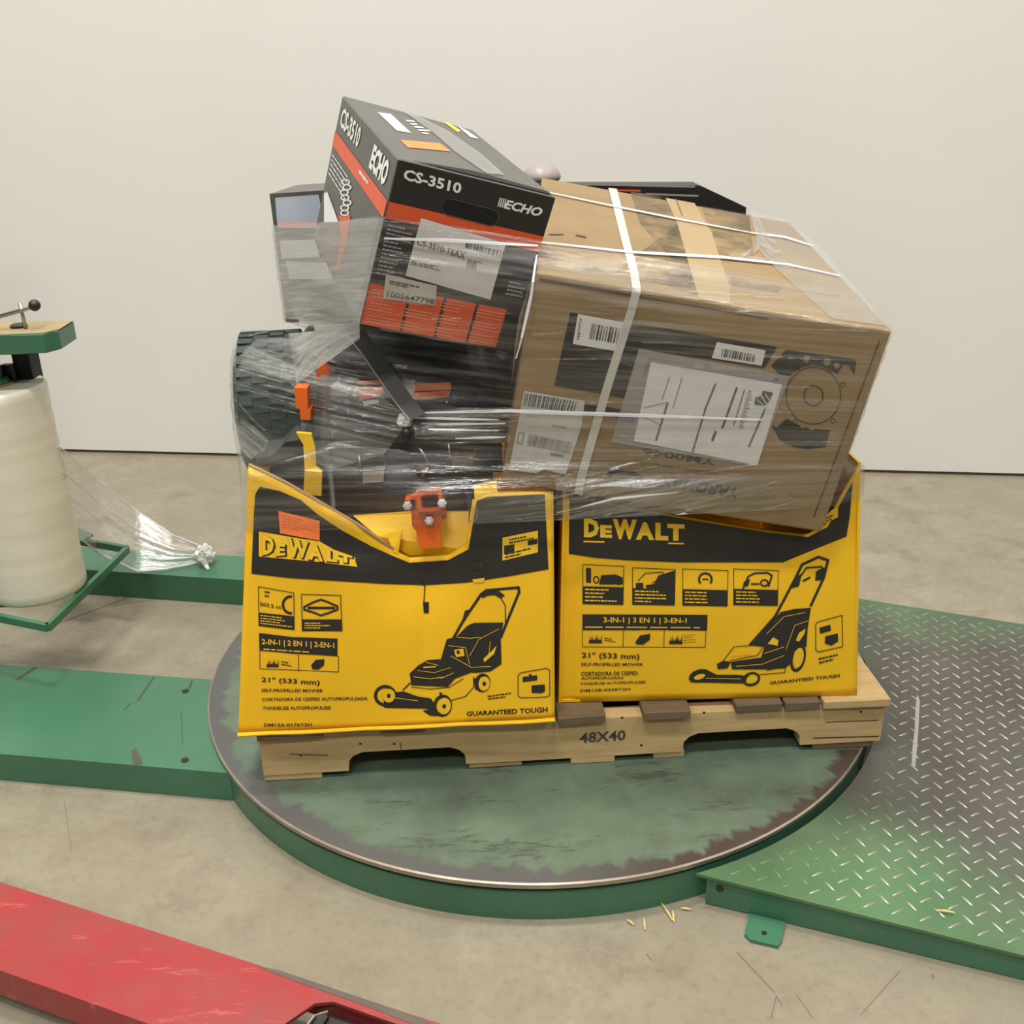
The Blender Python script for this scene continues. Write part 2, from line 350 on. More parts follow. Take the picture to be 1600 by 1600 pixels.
class Dec:
    """one printed or stuck-on layer: pieces in the photo's pixels, laid on a real face"""
    def __init__(s, face, off=.0008): s.f = face; s.off = off; s.items = []
    def _add(s, pts, faces):
        s.items.append(([tuple(p) for p in pts], faces)); return s
    def poly(s, pts, grid=18):
        pts = [tuple(map(float, p)) for p in pts]
        if s.f.dent:
            P = []
            for a, b in zip(pts, pts[1:]+pts[:1]):
                k = max(1, int(math.dist(a, b)/grid))
                P += [(a[0]+(b[0]-a[0])*i/k, a[1]+(b[1]-a[1])*i/k) for i in range(k)]
            n = len(P); x0 = min(p[0] for p in P); x1 = max(p[0] for p in P); y0 = min(p[1] for p in P); y1 = max(p[1] for p in P)
            G = []; y = y0+grid/2
            while y < y1:
                x = x0+grid/2
                while x < x1:
                    G.append((x+.37, y+.21)); x += grid
                y += grid
            r = delaunay_2d_cdt([V(p) for p in P+G], [], [list(range(n))], 1, 1e-4)
            return s._add([tuple(p) for p in r[0]], [tuple(f) for f in r[2]])
        tr = tessellate_polygon([[V((a, b, 0)) for a, b in pts]])
        return s._add(pts, [tuple(t) for t in tr])
    def quad(s, x0, y0, x1, y1): return s.poly([(x0, y0), (x1, y0), (x1, y1), (x0, y1)])
    def text(s, body, q, shear=0., bold=0.):
        vs, fs = text2d(body, shear, bold); return s._add([bil(q, a, b) for a, b in vs], fs)
    def trow(s, body, x0, y0, x1, y1, slope=0., **k):
        d = slope*(x1-x0); return s.text(body, [(x0, y0), (x1, y0+d), (x1, y1+d), (x0, y1)], **k)
    def line(s, pts, wd):
        for (ax, ay), (bx, by) in zip(pts, pts[1:]):
            L = math.hypot(bx-ax, by-ay) or 1; nx, ny = -(by-ay)/L*wd/2, (bx-ax)/L*wd/2; ex, ey = (bx-ax)/L*wd*.3, (by-ay)/L*wd*.3
            s._add([(ax-ex+nx, ay-ey+ny), (bx+ex+nx, by+ey+ny), (bx+ex-nx, by+ey-ny), (ax-ex-nx, ay-ey-ny)], [(0, 1, 2, 3)])
        return s
    def frame(s, q, wd): return s.line(list(q)+[q[0]], wd)
    def ell(s, cx, cy, rx, ry, a=0., n=20, a0=0., a1=2*math.pi):
        c, d = math.cos(a), math.sin(a)
        pts = [(cx+rx*math.cos(t)*c-ry*math.sin(t)*d, cy+rx*math.cos(t)*d+ry*math.sin(t)*c) for t in [a0+(a1-a0)*i/n for i in range(n)]]
        return s._add(pts, [tuple(range(n))])
    def ring(s, cx, cy, rx, ry, wd, a=0., n=28, a0=0., a1=2*math.pi):
        c, d = math.cos(a), math.sin(a); P = []; fs = []
        for i in range(n+1):
            t = a0+(a1-a0)*i/n
            for k in (1, 0):
                x, y = (rx-k*wd)*math.cos(t), (ry-k*wd)*math.sin(t); P.append((cx+x*c-y*d, cy+x*d+y*c))
        for i in range(n): fs.append((2*i, 2*i+1, 2*i+3, 2*i+2))
        return s._add(P, fs)
    def bars(s, q, n=24, seed=1):
        R = random.Random(seed); x = 0.
        while x < 1:
            wd = R.choice((.5, .8, 1.3))/n
            s._add([bil(q, x, 1), bil(q, min(1, x+wd), 1), bil(q, min(1, x+wd), 0), bil(q, x, 0)], [(0, 1, 2, 3)]); x += wd+R.choice((.4, .7, 1.))/n
        return s
    def lines(s, q, rows, seed=1, wd=.45, lo=.5):   # rows of unreadable small print: broken word-length dashes
        R = random.Random(seed)
        for i in range(rows):
            t1 = 1-(i+.2)/rows; t0 = 1-(i+.2+wd)/rows; x = 0.; end = R.uniform(lo, 1.)
            while x < end-.02:
                L = min(R.uniform(.05, .18), end-x)
                s._add([bil(q, x, t1), bil(q, x+L, t1), bil(q, x+L, t0), bil(q, x, t0)], [(0, 1, 2, 3)]); x += L+.025
        return s
    def build(s, name, mat, parent, label=None, gap=7., whole=False, rot=0.):
        # pieces that lie apart become parts of their own
        bb = [(min(p[0] for p in i[0]), min(p[1] for p in i[0]), max(p[0] for p in i[0]), max(p[1] for p in i[0])) for i in s.items]
        g = list(range(len(bb)))
        def find(i):
            while g[i] != i: g[i] = g[g[i]]; i = g[i]
            return i
        for i in range(len(bb)):
            for j in range(i):
                a, b = bb[i], bb[j]
                if whole or (a[0]-gap < b[2] and b[0]-gap < a[2] and a[1]-gap < b[3] and b[1]-gap < a[3]): g[find(i)] = find(j)
        first = None; cr, sr = math.cos(rot), math.sin(rot)
        for k in sorted(set(find(i) for i in range(len(bb)))):
            vs = []; fs = []; uv = []
            for i in range(len(bb)):
                if find(i) == k:
                    b = len(vs); vs += [s.f.at(u, v, s.off) for u, v in s.items[i][0]]; fs += [tuple(b+x for x in f) for f in s.items[i][1]]
                    uv += [((u*cr+v*sr)/900, (-u*sr+v*cr)/900) for u, v in s.items[i][0]]
            o = obj(name, vs, fs, mat, parent, uv=uv)
            if label: o['label'] = label
            first = first or o
        return first

# ================================================================== THE ROOM
obj_f = obj('floor', [(-7, -5, 0), (7, -5, 0), (7, 6, 0), (-7, 6, 0)], [(0, 1, 2, 3)], m_conc); struct(obj_f)
wl, wr = hz(98, 706, 0), hz(1600, 745, 0); wd_ = (wr-wl).normalized(); wn = V((wd_.y, -wd_.x, 0))   # faces the camera
bm = bmesh.new(); a = wl-wd_*4+V((0, 0, .012)); bm_box(bm, a, wd_*11.5, -wn*.2, V((0, 0, 6.5)))
struct(bmo('wall_back', bm, m_wall))
bm = bmesh.new(); bm_box(bm, wl-wd_*4-wn*.012, wd_*11.5, -wn*.15, V((0, 0, .0119)))
struct(bmo('trim_1', bm, m_gap))

# floor marks with shapes of their own
class Ground(Face):
    def __init__(s, z): s.z = z; s.n = V((0, 0, 1)); s.dent = None
    def at(s, u, v, off=0.): return hz(u, v, s.z+off)
gf = Dec(Ground(0.), .0006)
gf.line([(1152, 1488), (1210, 1550)], 2.4); gf.line([(1405, 1518), (1345, 1585)], 1.6); gf.line([(1245, 1555), (1270, 1590)], 1.5)
gf.line([(60, 985), (215, 928)], 1.6); gf.line([(100, 1150+100), (112, 1330)], 1.); gf.poly([(1455, 1521), (1460, 1521), (1461, 1529), (1456, 1529)])
gf.line([(1205, 1590), (1213, 1556), (1222, 1570)], 2.); gf.line([(1010, 1490), (1018, 1500)], 2)
gf.build('scuff', M('floor_scuff', (112, 104, 89), .8), obj_f)

# ================================================================== TURNTABLE WRAPPER
ZD = .08; DC = V((.0504, 2.108, 0)); DR = .755
tt = thing('turntable', 'round stretch-wrap turntable with worn steel top and green skirt', 'turntable', DC)
bm = bmesh.new(); bm_lathe(bm, [(0, ZD-.012), (DR-.004, ZD-.012), (DR, ZD-.010), (DR, ZD-.002), (DR-.003, ZD), (0, ZD)], DC, n=160)
bmo('turntable_disc', bm, m_disc, tt)
bm = bmesh.new(); bm_lathe(bm, [(DR-.0035, ZD+.0001), (DR+.0008, ZD-.001), (DR+.0008, ZD-.009), (DR-.004, ZD-.009)], DC, n=160, close=True)
bmo('rim_edge', bm, m_rim, tt)
bm = bmesh.new(); bm_lathe(bm, [(DR-.003, 0), (DR-.003, ZD-.019), (DR-.03, ZD-.019), (DR-.03, 0)], DC, n=160, close=True)
bmo('skirt', bm, m_green, tt)
bm = bmesh.new(); bm_lathe(bm, [(DR-.006, ZD-.0188), (DR-.006, ZD-.0121)], DC, n=96)
bmo('bearing_gap', bm, m_blkp, tt)
# beams to the mast (all one welded base)
bs_ = thing('wrapper_base', 'green steel base beams running from the turntable to the wrapper mast', 'machine base', hz(60, 1110, 0)*1)
bs_.location.z = 0
def prismz(name, pts, z0, z1, mat, parent, bw=.003):
    bm = bmesh.new(); bm_prism(bm, [V((p.x, p.y, z0)) for p in pts], V((0, 0, z1-z0)))
    return bmo(name, bm, mat, parent)
ZA = .068
n0, n1 = hz(0, 1178, ZA), hz(356, 1208, ZA); f0, f1 = hz(0, 1038, ZA), hz(332, 1062, ZA)
dn = (n1-n0).normalized(); df_ = (f1-f0).normalized()
def onarc(p, d, R):     # move along d until the skirt
    q = p-DC; q.z = 0; d = V((d.x, d.y, 0)).normalized(); b = q.dot(d); c = q.length_squared-R*R; t = -b-math.sqrt(max(0, b*b-c)); return V((p.x, p.y, 0))+d*t
na, fa = onarc(n0, dn, DR-.0028), onarc(f0, df_, DR-.0028)
def arcpts(a, b, R, k=10):
    A = math.atan2(a.y-DC.y, a.x-DC.x); B = math.atan2(b.y-DC.y, b.x-DC.x)
    if A < 0: A += 2*math.pi
    if B < 0: B += 2*math.pi
    return [V((DC.x+R*math.cos(A+(B-A)*i/k), DC.y+R*math.sin(A+(B-A)*i/k), 0)) for i in range(k+1)]
prismz('base_channel', [n0-dn*.55, *arcpts(na, fa, DR-.0028), f0-df_*.55], 0, ZA, m_green, bs_)
g0, g1, g2 = hz(130, 890, .08), hz(373, 906, .08), hz(372, 869, .08); dg = (g1-g0).normalized(); g3 = g2-dg*(g1-g0).length
na2, fa2 = onarc(g0, dg, DR-.0028), onarc(g3, dg, DR-.0028)
prismz('outrigger_beam', [g0-dg*.55, *arcpts(na2, fa2, DR-.0028), g3-dg*.55], 0, .08, m_green, bs_)
for i, (u, v) in enumerate(((290, 1080), (289, 1188))):
    c = hz(u, v, ZA); bm = bmesh.new(); bm_lathe(bm, [(.008, .0002), (.008, .0015), (.0, .0018)], c, n=14); bmo('bolt_hole', bm, m_dsteel, bs_)
d = Dec(Ground(ZA), .0005); d.poly([(205, 1172), (212, 1168), (223, 1192), (220, 1196), (208, 1194)]); d.line([(283, 1110), (285, 1160)], 1.5); d.line([(215, 1095), (240, 1058)], 2.5); d.line([(25, 1062), (55, 1043)], 3)
d.line([(195, 1108), (205, 1098)], 2); d.line([(296, 1075), (300, 1064)], 3)
d.build('paint_chip', M('paint_chip', (72, 72, 62), .6), bs_)
mc = n0-dn*.50+(f0-n0)*.5; mc.z = 0
bm = bmesh.new(); bm_box(bm, V((mc.x-.10, mc.y-.12, ZA)), V((.2, 0, 0)), V((0, .24, 0)), V((0, 0, 2.0))); bev(bm, .006); bmo('mast', bm, m_green, bs_)

# film carriage
RC = (hy(-4, 601, 2.23)+hy(57, 918, 2.23))/2; RX, RY = RC.x, 2.23
ZT = hy(-4, 601, 2.23).z; ZB = hy(57, 918, 2.23).z
fc = thing('film_carriage', 'green film carriage bracket holding the film roll beside the turntable', 'carriage', V((RX, RY, ZB-.03)))
zf = ZB-.022
A, B, Cc = hz(200, 863, zf), hz(76, 986, zf), hz(-60, 958, zf); Dd = hz(118, 846, zf)
def flatbar(name, a, b, wd, h, mat, parent, z0=None):
    a = V(a); b = V(b); t = (b-a).normalized(); n = V((-t.y, t.x, 0)).normalized(); bm = bmesh.new()
    bm_box(bm, a-n*wd/2, b-a, n*wd, V((0, 0, h))); return bmo(name, bm, mat, parent)
flatbar('lower_frame_bar', A, B, .012, .018, m_green, fc); flatbar('lower_frame_bar', B, Cc, .012, .018, m_green, fc)
E_ = A+(Cc-B); flatbar('lower_frame_bar', A, E_, .012, .018, m_green, fc)
bm = bmesh.new(); bm_prism(bm, [hz(90, 815, zf+.03), hz(146, 838, zf+.03), hz(128, 850, zf+.03), hz(80, 846, zf+.03)], V((0, 0, .008))); bmo('support_plate', bm, m_green, fc)
bm = bmesh.new(); bm_box(bm, V((RX-.40, RY-.05, zf-.004)), V((.38, 0, 0)), V((0, .10, 0)), V((0, 0, .012))); bmo('support_arm', bm, m_green, fc)
# upper block
yb = 2.15; q0, q1, q2 = hy(-120, 541, yb), hy(66, 522, yb), hy(91, 515, yb+.035)
zt = q1.z; hgt = q1.z-hy(68, 552, yb).z
poly = [V((q0.x, yb-.02, zt)), V((q1.x, yb, zt)), V((q2.x, q2.y, zt)), V((q2.x-.004, yb+.13, zt)), V((q0.x, yb+.13, zt))]
bm = bmesh.new(); bm_prism(bm, poly, V((0, 0, -hgt))); bev(bm, .002, 1); bmo('carriage_block', bm, m_green, fc)
bm = bmesh.new(); bm_prism(bm, [V((p.x*.995-.004, p.y+(.006 if i < 3 else -.004), zt+.0005)) for i, p in enumerate(poly)], V((0, 0, .001))); bmo('dusty_top', bm, m_tan, fc)
px0, px1 = hy(28, 556, 2.30), hy(54, 553, 2.30)
bm = bmesh.new(); bm_box(bm, V((px0.x, 2.27, zf)), V((px1.x-px0.x, 0, 0)), V((0, .05, 0)), V((0, 0, zt-hgt-zf))); bmo('roller_post', bm, m_rubber, fc)
s0 = hy(-12, 560, 2.23); bm = bmesh.new(); bm_lathe(bm, [(.022, ZT+.012), (.022, zt-hgt)], V((RX, RY, 0)), n=20); bmo('spindle', bm, m_green, fc)
bm = bmesh.new(); bm_lathe(bm, [(.034, ZT-.012), (.034, ZT+.012), (.03, ZT+.016), (.0, ZT+.016)], V((RX, RY, 0)), n=28); bmo('spindle_cap', bm, m_green, fc)
l0, l1, kb = hy(-60, 512, 2.2), hy(46, 481, 2.2), hy(54, 477, 2.2)
bm = bmesh.new(); bm_tube(bm, [l0, l1, kb], .0045, 8); lv = bmo('tension_lever', bm, m_steel, fc, sm=True)
bm = bmesh.new(); bm_lathe(bm, [(.0125*math.sin(math.pi*i/10)+1e-6, -.0125*math.cos(math.pi*i/10)) for i in range(11)], kb, n=18); bmo('ball_knob', bm, m_blkp, lv, sm=True)
p0, p1 = hy(31, 473, 2.2), hy(40, 512, 2.2); bm = bmesh.new(); bm_tube(bm, [V((p1.x, 2.2, zt)), p0], .004, 8); bmo('lever_pin', bm, m_steel, fc, sm=True)
c = hy(26, 511, 2.21); bm = bmesh.new(); bm_lathe(bm, [(.018, zt), (.018, zt+.006), (.012, zt+.009), (0, zt+.009)], V((c.x, 2.22, 0)), n=20); bmo('lever_base', bm, m_blkp, fc)
c = hy(10, 575, 2.26); bm = bmesh.new(); bm_box(bm, V((c.x-.01, 2.25, c.z-.035)), V((.03, 0, 0)), V((0, .02, 0)), V((0, 0, .045))); bev(bm, .006); bmo('brake_clip', bm, m_blkp, fc)
bm = bmesh.new(); bm_box(bm, V((mc.x+.09, RY-.03, zt-hgt)), V((poly[0].x-mc.x-.08, 0, 0)), V((0, .08, 0)), V((0, 0, .05))); bmo('carriage_arm', bm, m_green, fc)
bm = bmesh.new(); bm_box(bm, V((mc.x+.09, RY-.04, zf-.004)), V((RX-.39-mc.x-.09, 0, 0)), V((0, .08, 0)), V((0, 0, .012))); bmo('carriage_arm', bm, m_green, fc)
# roll
fr = thing('film_roll', 'tall upright roll of clear stretch film on the green carriage', 'film roll', V((RX, RY, ZB)))
bm = bmesh.new(); RR = .1085
prof = [(.041, ZB), (RR-.004, ZB), (RR, ZB+.006)]+[(RR+.0009*math.sin(i*2.3), ZB+.006+(ZT-ZB-.012)*i/24) for i in range(1, 24)]+[(RR, ZT-.006), (RR-.005, ZT), (.041, ZT)]
bm_lathe(bm, prof, V((RX, RY, 0)), n=72, close=True); bmo('wound_film', bm, m_roll, fr, sm=False)
for p in fr.children[0].data.polygons: p.use_smooth = abs(p.normal.z) < .5
bm = bmesh.new(); bm_lathe(bm, [(.0405, ZB-.002), (.0405, ZT+.004), (.0345, ZT+.004), (.0345, ZB-.002)], V((RX, RY, 0)), n=36, close=True); bmo('cardboard_core', bm, m_core, fr)

# ================================================================== RAMP
RA = V((.934, -.358, 0)).normalized(); RN = V((-RA.y, RA.x, 0)); NC = hz(1084, 1364, .068); NC.z = 0
rp = thing('loading_ramp', 'green diamond-tread steel ramp leading up to the turntable', 'ramp', NC)
W_ = 1.145; LEN = 2.4
dcs = (DC-NC).dot(RA); dcw = (DC-NC).dot(RN)
def rz(s): return .068-.024*s
def rpt(s, w_, dz=0.): p = NC+RA*s+RN*w_; return V((p.x, p.y, rz(s)+dz))
def arc_s(w_): return dcs+math.sqrt(max(.0001, (DR+.012)**2-(w_-dcw)**2))
K = 40; vs = []; fs = []
ws = [W_*i/K for i in range(K+1)]
for dz in (0, -.006):
    for w_ in ws: vs += [rpt(arc_s(w_), w_, dz), rpt(LEN, w_, dz)]
n2 = 2*(K+1)
for i in range(K):
    a = 2*i; fs += [(a, a+1, a+3, a+2), (n2+a, n2+a+2, n2+a+3, n2+a+1), (a, a+2, n2+a+2, n2+a), (a+1, n2+a+1, n2+a+3, a+3)]
fs += [(0, n2, n2+1, 1), (2*K, 2*K+1, n2+2*K+1, n2+2*K)]
obj('tread_plate', vs, fs, m_tread, rp)
def skirt(w0, w1, s0):
    bm = bmesh.new(); c = []
    for k in (0, 1):
        for w_ in (w0, w1):
            for s_ in (s0, LEN-.01): p = rpt(s_, w_, -.0062); c.append(p if k else V((p.x, p.y, min(.002, p.z-.001))))
    bm_hexa(bm, c); return bmo('side_plate', bm, m_green, rp)
skirt(.006, .014, .022); skirt(W_-.014, W_-.006, arc_s(W_)+.02)
t0 = hz(1164, 1420, .0); 
bm = bmesh.new(); tp = [hz(u, v, .0) for u, v in ((1170, 1432), (1227, 1445), (1221, 1474), (1215, 1483), (1172, 1473), (1163, 1464))]
bm_prism(bm, tp, V((0, 0, .007))); tab = bmo('anchor_tab', bm, m_green, rp)
c = hz(1194, 1458, .007); bm = bmesh.new(); bm_lathe(bm, [(.0045, .0), (.0045, .0008), (0, .0008)], c, n=14); bmo('bolt_hole', bm, m_dsteel, tab)
c = rpt(.045, .0055, -.024); bm = bmesh.new(); bm_lathe(bm, [(.0065, 0), (.0065, .0012), (0, .0012)], c, axis=-RN, n=14); bmo('bolt_hole', bm, m_blkp, rp)
# raised lugs
lug = bmesh.new(); LL, LW, LH = .0132, .0020, .0016
bv = [lug.verts.new(p) for p in ((-LL, 0, 0), (-LL*.45, -LW, 0), (LL*.45, -LW, 0), (LL, 0, 0), (LL*.45, LW, 0), (-LL*.45, LW, 0))]
tv = [lug.verts.new(p) for p in ((-LL*.7, 0, LH*.8), (-LL*.3, -LW*.5, LH), (LL*.3, -LW*.5, LH), (LL*.7, 0, LH*.8), (LL*.3, LW*.5, LH), (-LL*.3, LW*.5, LH))]
for i in range(6): lug.faces.new((bv[i], bv[(i+1) % 6], tv[(i+1) % 6], tv[i]))
lug.faces.new(tv); lme = bpy.data.meshes.new('lug'); lug.to_mesh(lme); lug.free(); lme.materials.append(m_lug); smooth(lme); lme2 = lme.copy(); lme2.materials[0] = M('painted_lug', (98, 126, 88), .4, .3, var=.2)
LP = .0435; spots = []
i = 0
while i*LP/2 < LEN:
    j = 0
    while j*LP/2 < W_:
        s_, w_ = i*LP/2+.004, j*LP/2+.006
        if (i+j) % 2 == 0 and LEN-.02 > s_ > arc_s(w_)+.028 and .02 < w_ < W_-.02: spots.append((s_, w_, i % 2))
        j += 1
    i += 1
def vis(q):
    u, v = proj(rpt(q[0], q[1])); return -20 < u < 1615 and v < 1610 and not (u < 1345 and v < 1180)
vsb = sorted([q for q in spots if vis(q)], key=lambda q: (rpt(q[0], q[1])-CAM).length)
rotb = Matrix((RA, RN, V((0, 0, 1)))).transposed()
tilt = Matrix.Rotation(math.atan(.024), 3, 'Y')
def lugmat(k): return (rotb @ tilt @ Matrix.Rotation(math.radians(45 if k else -45), 3, 'Z')).to_4x4()
lr_ = random.Random(11)
def painted(s_, w_): return s_-arc_s(w_)+.25*w_ < .16+lr_.uniform(-.05, .06)
for s_, w_, k in vsb[:300]:
    o = bpy.data.objects.new('tread_lug', lme2 if painted(s_, w_) else lme); COL.objects.link(o); o.parent = rp
    mm = lugmat(k); mm.translation = rpt(s_, w_)-NC; o.matrix_local = mm
top300 = set(vsb[:300]); rest = [q for q in spots if q not in top300]; vs = []; fs = []
for s_, w_, k in rest:
    mm = lugmat(k); mm.translation = rpt(s_, w_); b = len(vs); vs += [mm @ v.co for v in lme.vertices]; fs += [tuple(b+x for x in p.vertices) for p in lme.polygons]
o = obj('tread_lugs', vs, fs, m_lug, rp); o['kind'] = 'stuff'
class RampF(Face):
    def __init__(s): s.p0 = rpt(0, 0); s.n = (V((0, 0, 1))+RA*.024).normalized(); s.dent = None
d = Dec(RampF(), .0012); d.poly([(1433, 1085), (1437, 1095), (1435, 1140), (1433, 1165), (1430, 1200), (1424, 1198), (1425, 1175), (1429, 1140), (1430, 1110)]); d.build('paint_streak', M('white_scuff', (150, 146, 138), .5), rp)

# ================================================================== PALLET
PE = V((math.cos(math.radians(2.9)), math.sin(math.radians(2.9)), 0)); PN = V((-PE.y, PE.x, 0)); PO = V((-.497, 1.638, 0)); PL = 1.226; PD = 1.016
pal = thing('pallet', 'worn notched wooden pallet standing on the turntable', 'pallet', PO+PE*PL/2+PN*PD/2+V((0, 0, ZD)))
def ppt(s_, t_, z): return PO+PE*s_+PN*t_+V((0, 0, z))
Z1 = ZD+.0155; Z2 = Z1+.089; Z3 = Z2+.018
def notch(x0, x1, h):
    r = .028; P = [(x0, 0)]
    for i in range(6): a = math.pi/2*i/5; P.append((x0+r*math.sin(a)*.9, h-r+r*(math.sin(a)) if i else h-r))
    P = [(x0, 0), (x0+.002, h*.55), (x0+.012, h*.82), (x0+.03, h)]
    return P+[(x1-.03, h), (x1-.012, h*.82), (x1-.002, h*.55), (x1, 0)]
def stringer(t_):
    pr = [(0, 0)]+notch(.165, .395, .042)+notch(.825, 1.062, .042)+[(PL, 0), (PL, .089), (0, .089)]
    bm = bmesh.new(); bm_prism(bm, [ppt(a, t_, Z1+b) for a, b in pr], PN*.038); return bmo('stringer', bm, m_wood, pal)
st0 = stringer(.012); stringer(PD/2-.019); stringer(PD-.05)
rb = random.Random(3)
for i, (a, b) in enumerate([(0, .125), (.235, .32), (.405, .495), (.575, .668), (.742, .834), (.925, 1.017), (1.022, 1.092), (1.098, PL+.004)]):
    fo = rb.uniform(-.006, .004); bm = bmesh.new(); bm_box(bm, ppt(a, fo, Z2), PE*(b-a)+PN*rb.uniform(-.004, .004), PN*(PD-fo), V((0, 0, .018))); bev(bm, .0018, 1)
    bmo('deck_board', bm, m_wood if i in (7, 2) else m_wood2, pal)
for i, (a, b) in enumerate([(0, .112), (.40, .505), (.602, .69), (.768, .83), (1.09, 1.21)]):
    fo = rb.uniform(.004, .02); bm = bmesh.new(); bm_box(bm, ppt(a, fo, ZD+.0005), PE*(b-a), PN*(PD-fo-.01), V((0, 0, .015))); bev(bm, .0015, 1); bmo('bottom_board', bm, m_wood if i < 4 else m_wood2, pal)
pf = Face(ppt(0, .012, Z1), PN)
d = Dec(pf, .0008); d.text('48X40', [(906, 1145), (978, 1140), (977, 1156), (905, 1161)], bold=.02); d.build('stencil', m_ink, pal)
d = Dec(pf, .0007); 
for u, v in ((563, 1162), (616, 1162), (972, 1121), (1100, 1113), (1345, 1112), (1002, 1164), (470, 1180)): d.ell(u, v, 2.2, 1.8, n=8)
d.line([(453, 1178), (512, 1180)], 1.2); d.line([(626, 1160), (627, 1176)], 1.2); d.line([(1290, 1128), (1372, 1125)], 1.1); d.line([(1270, 1153), (1372, 1150)], 1.4)
d.build('nail', m_dsteel, pal)

# ================================================================== LEFT YELLOW BOX (crushed)
ZB0 = Z3+.001
a = hz(372, 1148, ZB0); b = hz(867, 1125, ZB0); e = (b-a).normalized(); nL = V((-e.y, e.x, 0)); th = math.radians(5)
LBn = nL*math.cos(th)+V((0, 0, -math.sin(th)))
def gauss(u, v, cu, cv, su, sv): return math.exp(-((u-cu)/su)**2-((v-cv)/sv)**2)
def dentL(u, v):        # + towards the camera
    return -.016*gauss(u, v, 655, 900, 60, 55) - .012*gauss(u, v, 560, 850, 70, 30) + .008*gauss(u, v, 480, 860, 70, 60) + .006*gauss(u, v, 520, 1030, 120, 120) + .004*gauss(u, v, 790, 960, 80, 130) - .005*gauss(u, v, 664, 985, 12, 90)
LF = Face(a, LBn, dentL)
boxL = thing('mower_box', 'yellow mower carton with caved-in top and torn flap, holding up the black machine', 'box', V(((a.x+b.x)/2, a.y+.40, ZB0)))
topL = [(388, 728), (410, 738), (450, 758), (500, 787), (560, 822), (615, 860), (640, 872), (700, 868), (728, 850), (738, 782), (760, 771), (820, 769), (865, 768)]
def prof_y(prof, x):
    for (x0, y0), (x1, y1) in zip(prof, prof[1:]):
        if x <= x1: return y0+(y1-y0)*(x-x0)/(x1-x0)
    return prof[-1][1]
def front_panel(name, face, prof, bl, br, mat, parent, NC_=60, NR=26, thick=.005):
    x0, x1 = prof[0][0], prof[-1][0]; vs = []; fs = []; xs = sorted(set([x0+(x1-x0)*i/NC_ for i in range(NC_+1)]+[p[0] for p in prof]))
    for x in xs:
        t = (x-x0)/(x1-x0); yt = prof_y(prof, x); ub, vb = bl[0]+(br[0]-bl[0])*t, bl[1]+(br[1]-bl[1])*t
        for j in range(NR+1): k = j/NR; vs.append(face.at(ub+(x-ub)*k, vb+(yt-vb)*k))
    for v_ in vs: v_.z = max(v_.z, ZB0)
    n = NR+1; N = len(vs); vs += [v-face.n*thick for v in vs]
    c = len(xs)
    for i in range(c-1):
        for j in range(NR):
            q = (i*n+j, (i+1)*n+j, (i+1)*n+j+1, i*n+j+1); fs += [q, tuple(N+k for k in reversed(q))]
    for j in range(NR): fs += [(j, j+1, N+j+1, N+j), ((c-1)*n+j+1, (c-1)*n+j, N+(c-1)*n+j, N+(c-1)*n+j+1)]
    for i in range(c-1): fs += [(i*n+NR, (i+1)*n+NR, N+(i+1)*n+NR, N+i*n+NR), ((i+1)*n, i*n, N+i*n, N+(i+1)*n)]
    return obj(name, vs, fs, mat, parent, sm=True)
front_panel('front_panel', LF, topL, (372, 1148), (867, 1125), m_yel, boxL)
DEP = V((-.015, .80, 0))
def panel(name, pts, mat, parent, thick):
    bm = bmesh.new(); bm_prism(bm, [V(p) for p in pts], thick); return bmo(name, bm, mat, parent)
tl, tr = LF.at(388, 728), LF.at(865, 768)
panel('side_panel', [a, tl, tl+V((.02, .78, -.30)), a+DEP], m_yel, boxL, e*.005)
panel('side_panel', [b, tr, tr+V((0, .78, -.16)), b+DEP], m_yel, boxL, -e*.005)
panel('back_panel', [a+DEP, b+DEP, tr+V((0, .78, -.16)), tl+V((.02, .78, -.30))], m_yel, boxL, V((0, -.005, 0)))
panel('bottom_panel', [a+V((0, 0, .001)), b+V((0, 0, .001)), b+DEP+V((0, 0, .001)), a+DEP+V((0, 0, .001))], m_yel, boxL, V((0, 0, .005)))
# folded-in flaps: right stub, inner yellow flaps, torn strip along the slope
def flap(name, px, ys, mat, parent, th_=.004, nrm=None):
    pts = [hy(u, v, y) for (u, v), y in zip(px, ys)]; n = (pts[1]-pts[0]).cross(pts[2]-pts[0]).normalized()
    if n.dot(CAM-pts[0]) > 0: n = -n
    return panel(name, pts, mat, parent, n*th_)
flap('top_flap', [(552, 806), (640, 800), (732, 800), (732, 860), (640, 868), (590, 838)], [1.75, 1.75, 1.75, 1.71, 1.71, 1.71], m_yel, boxL)
flap('top_flap', [(740, 757), (776, 750), (778, 776), (742, 786)], [1.73, 1.73, 1.695, 1.695], m_yel, boxL)
flap('top_flap', [(604, 834), (628, 828), (622, 866), (614, 862)], [1.70, 1.70, 1.685, 1.685], m_yel, boxL)
bm = bmesh.new(); bm_tube(bm, [LF.at(u, v-1.5, -.002) for u, v in topL[:6]], .0032, 6); bmo('cardboard_edge', bm, m_cut, boxL)
bm = bmesh.new(); bm_tube(bm, [hz(372+i*49.5, 1148-2.3*i, ZB0+.004)+V((0, -.001+.0015*math.sin(i*2), 0)) for i in range(11)], .004, 6); bmo('bottom_fold', bm, m_yel, boxL)
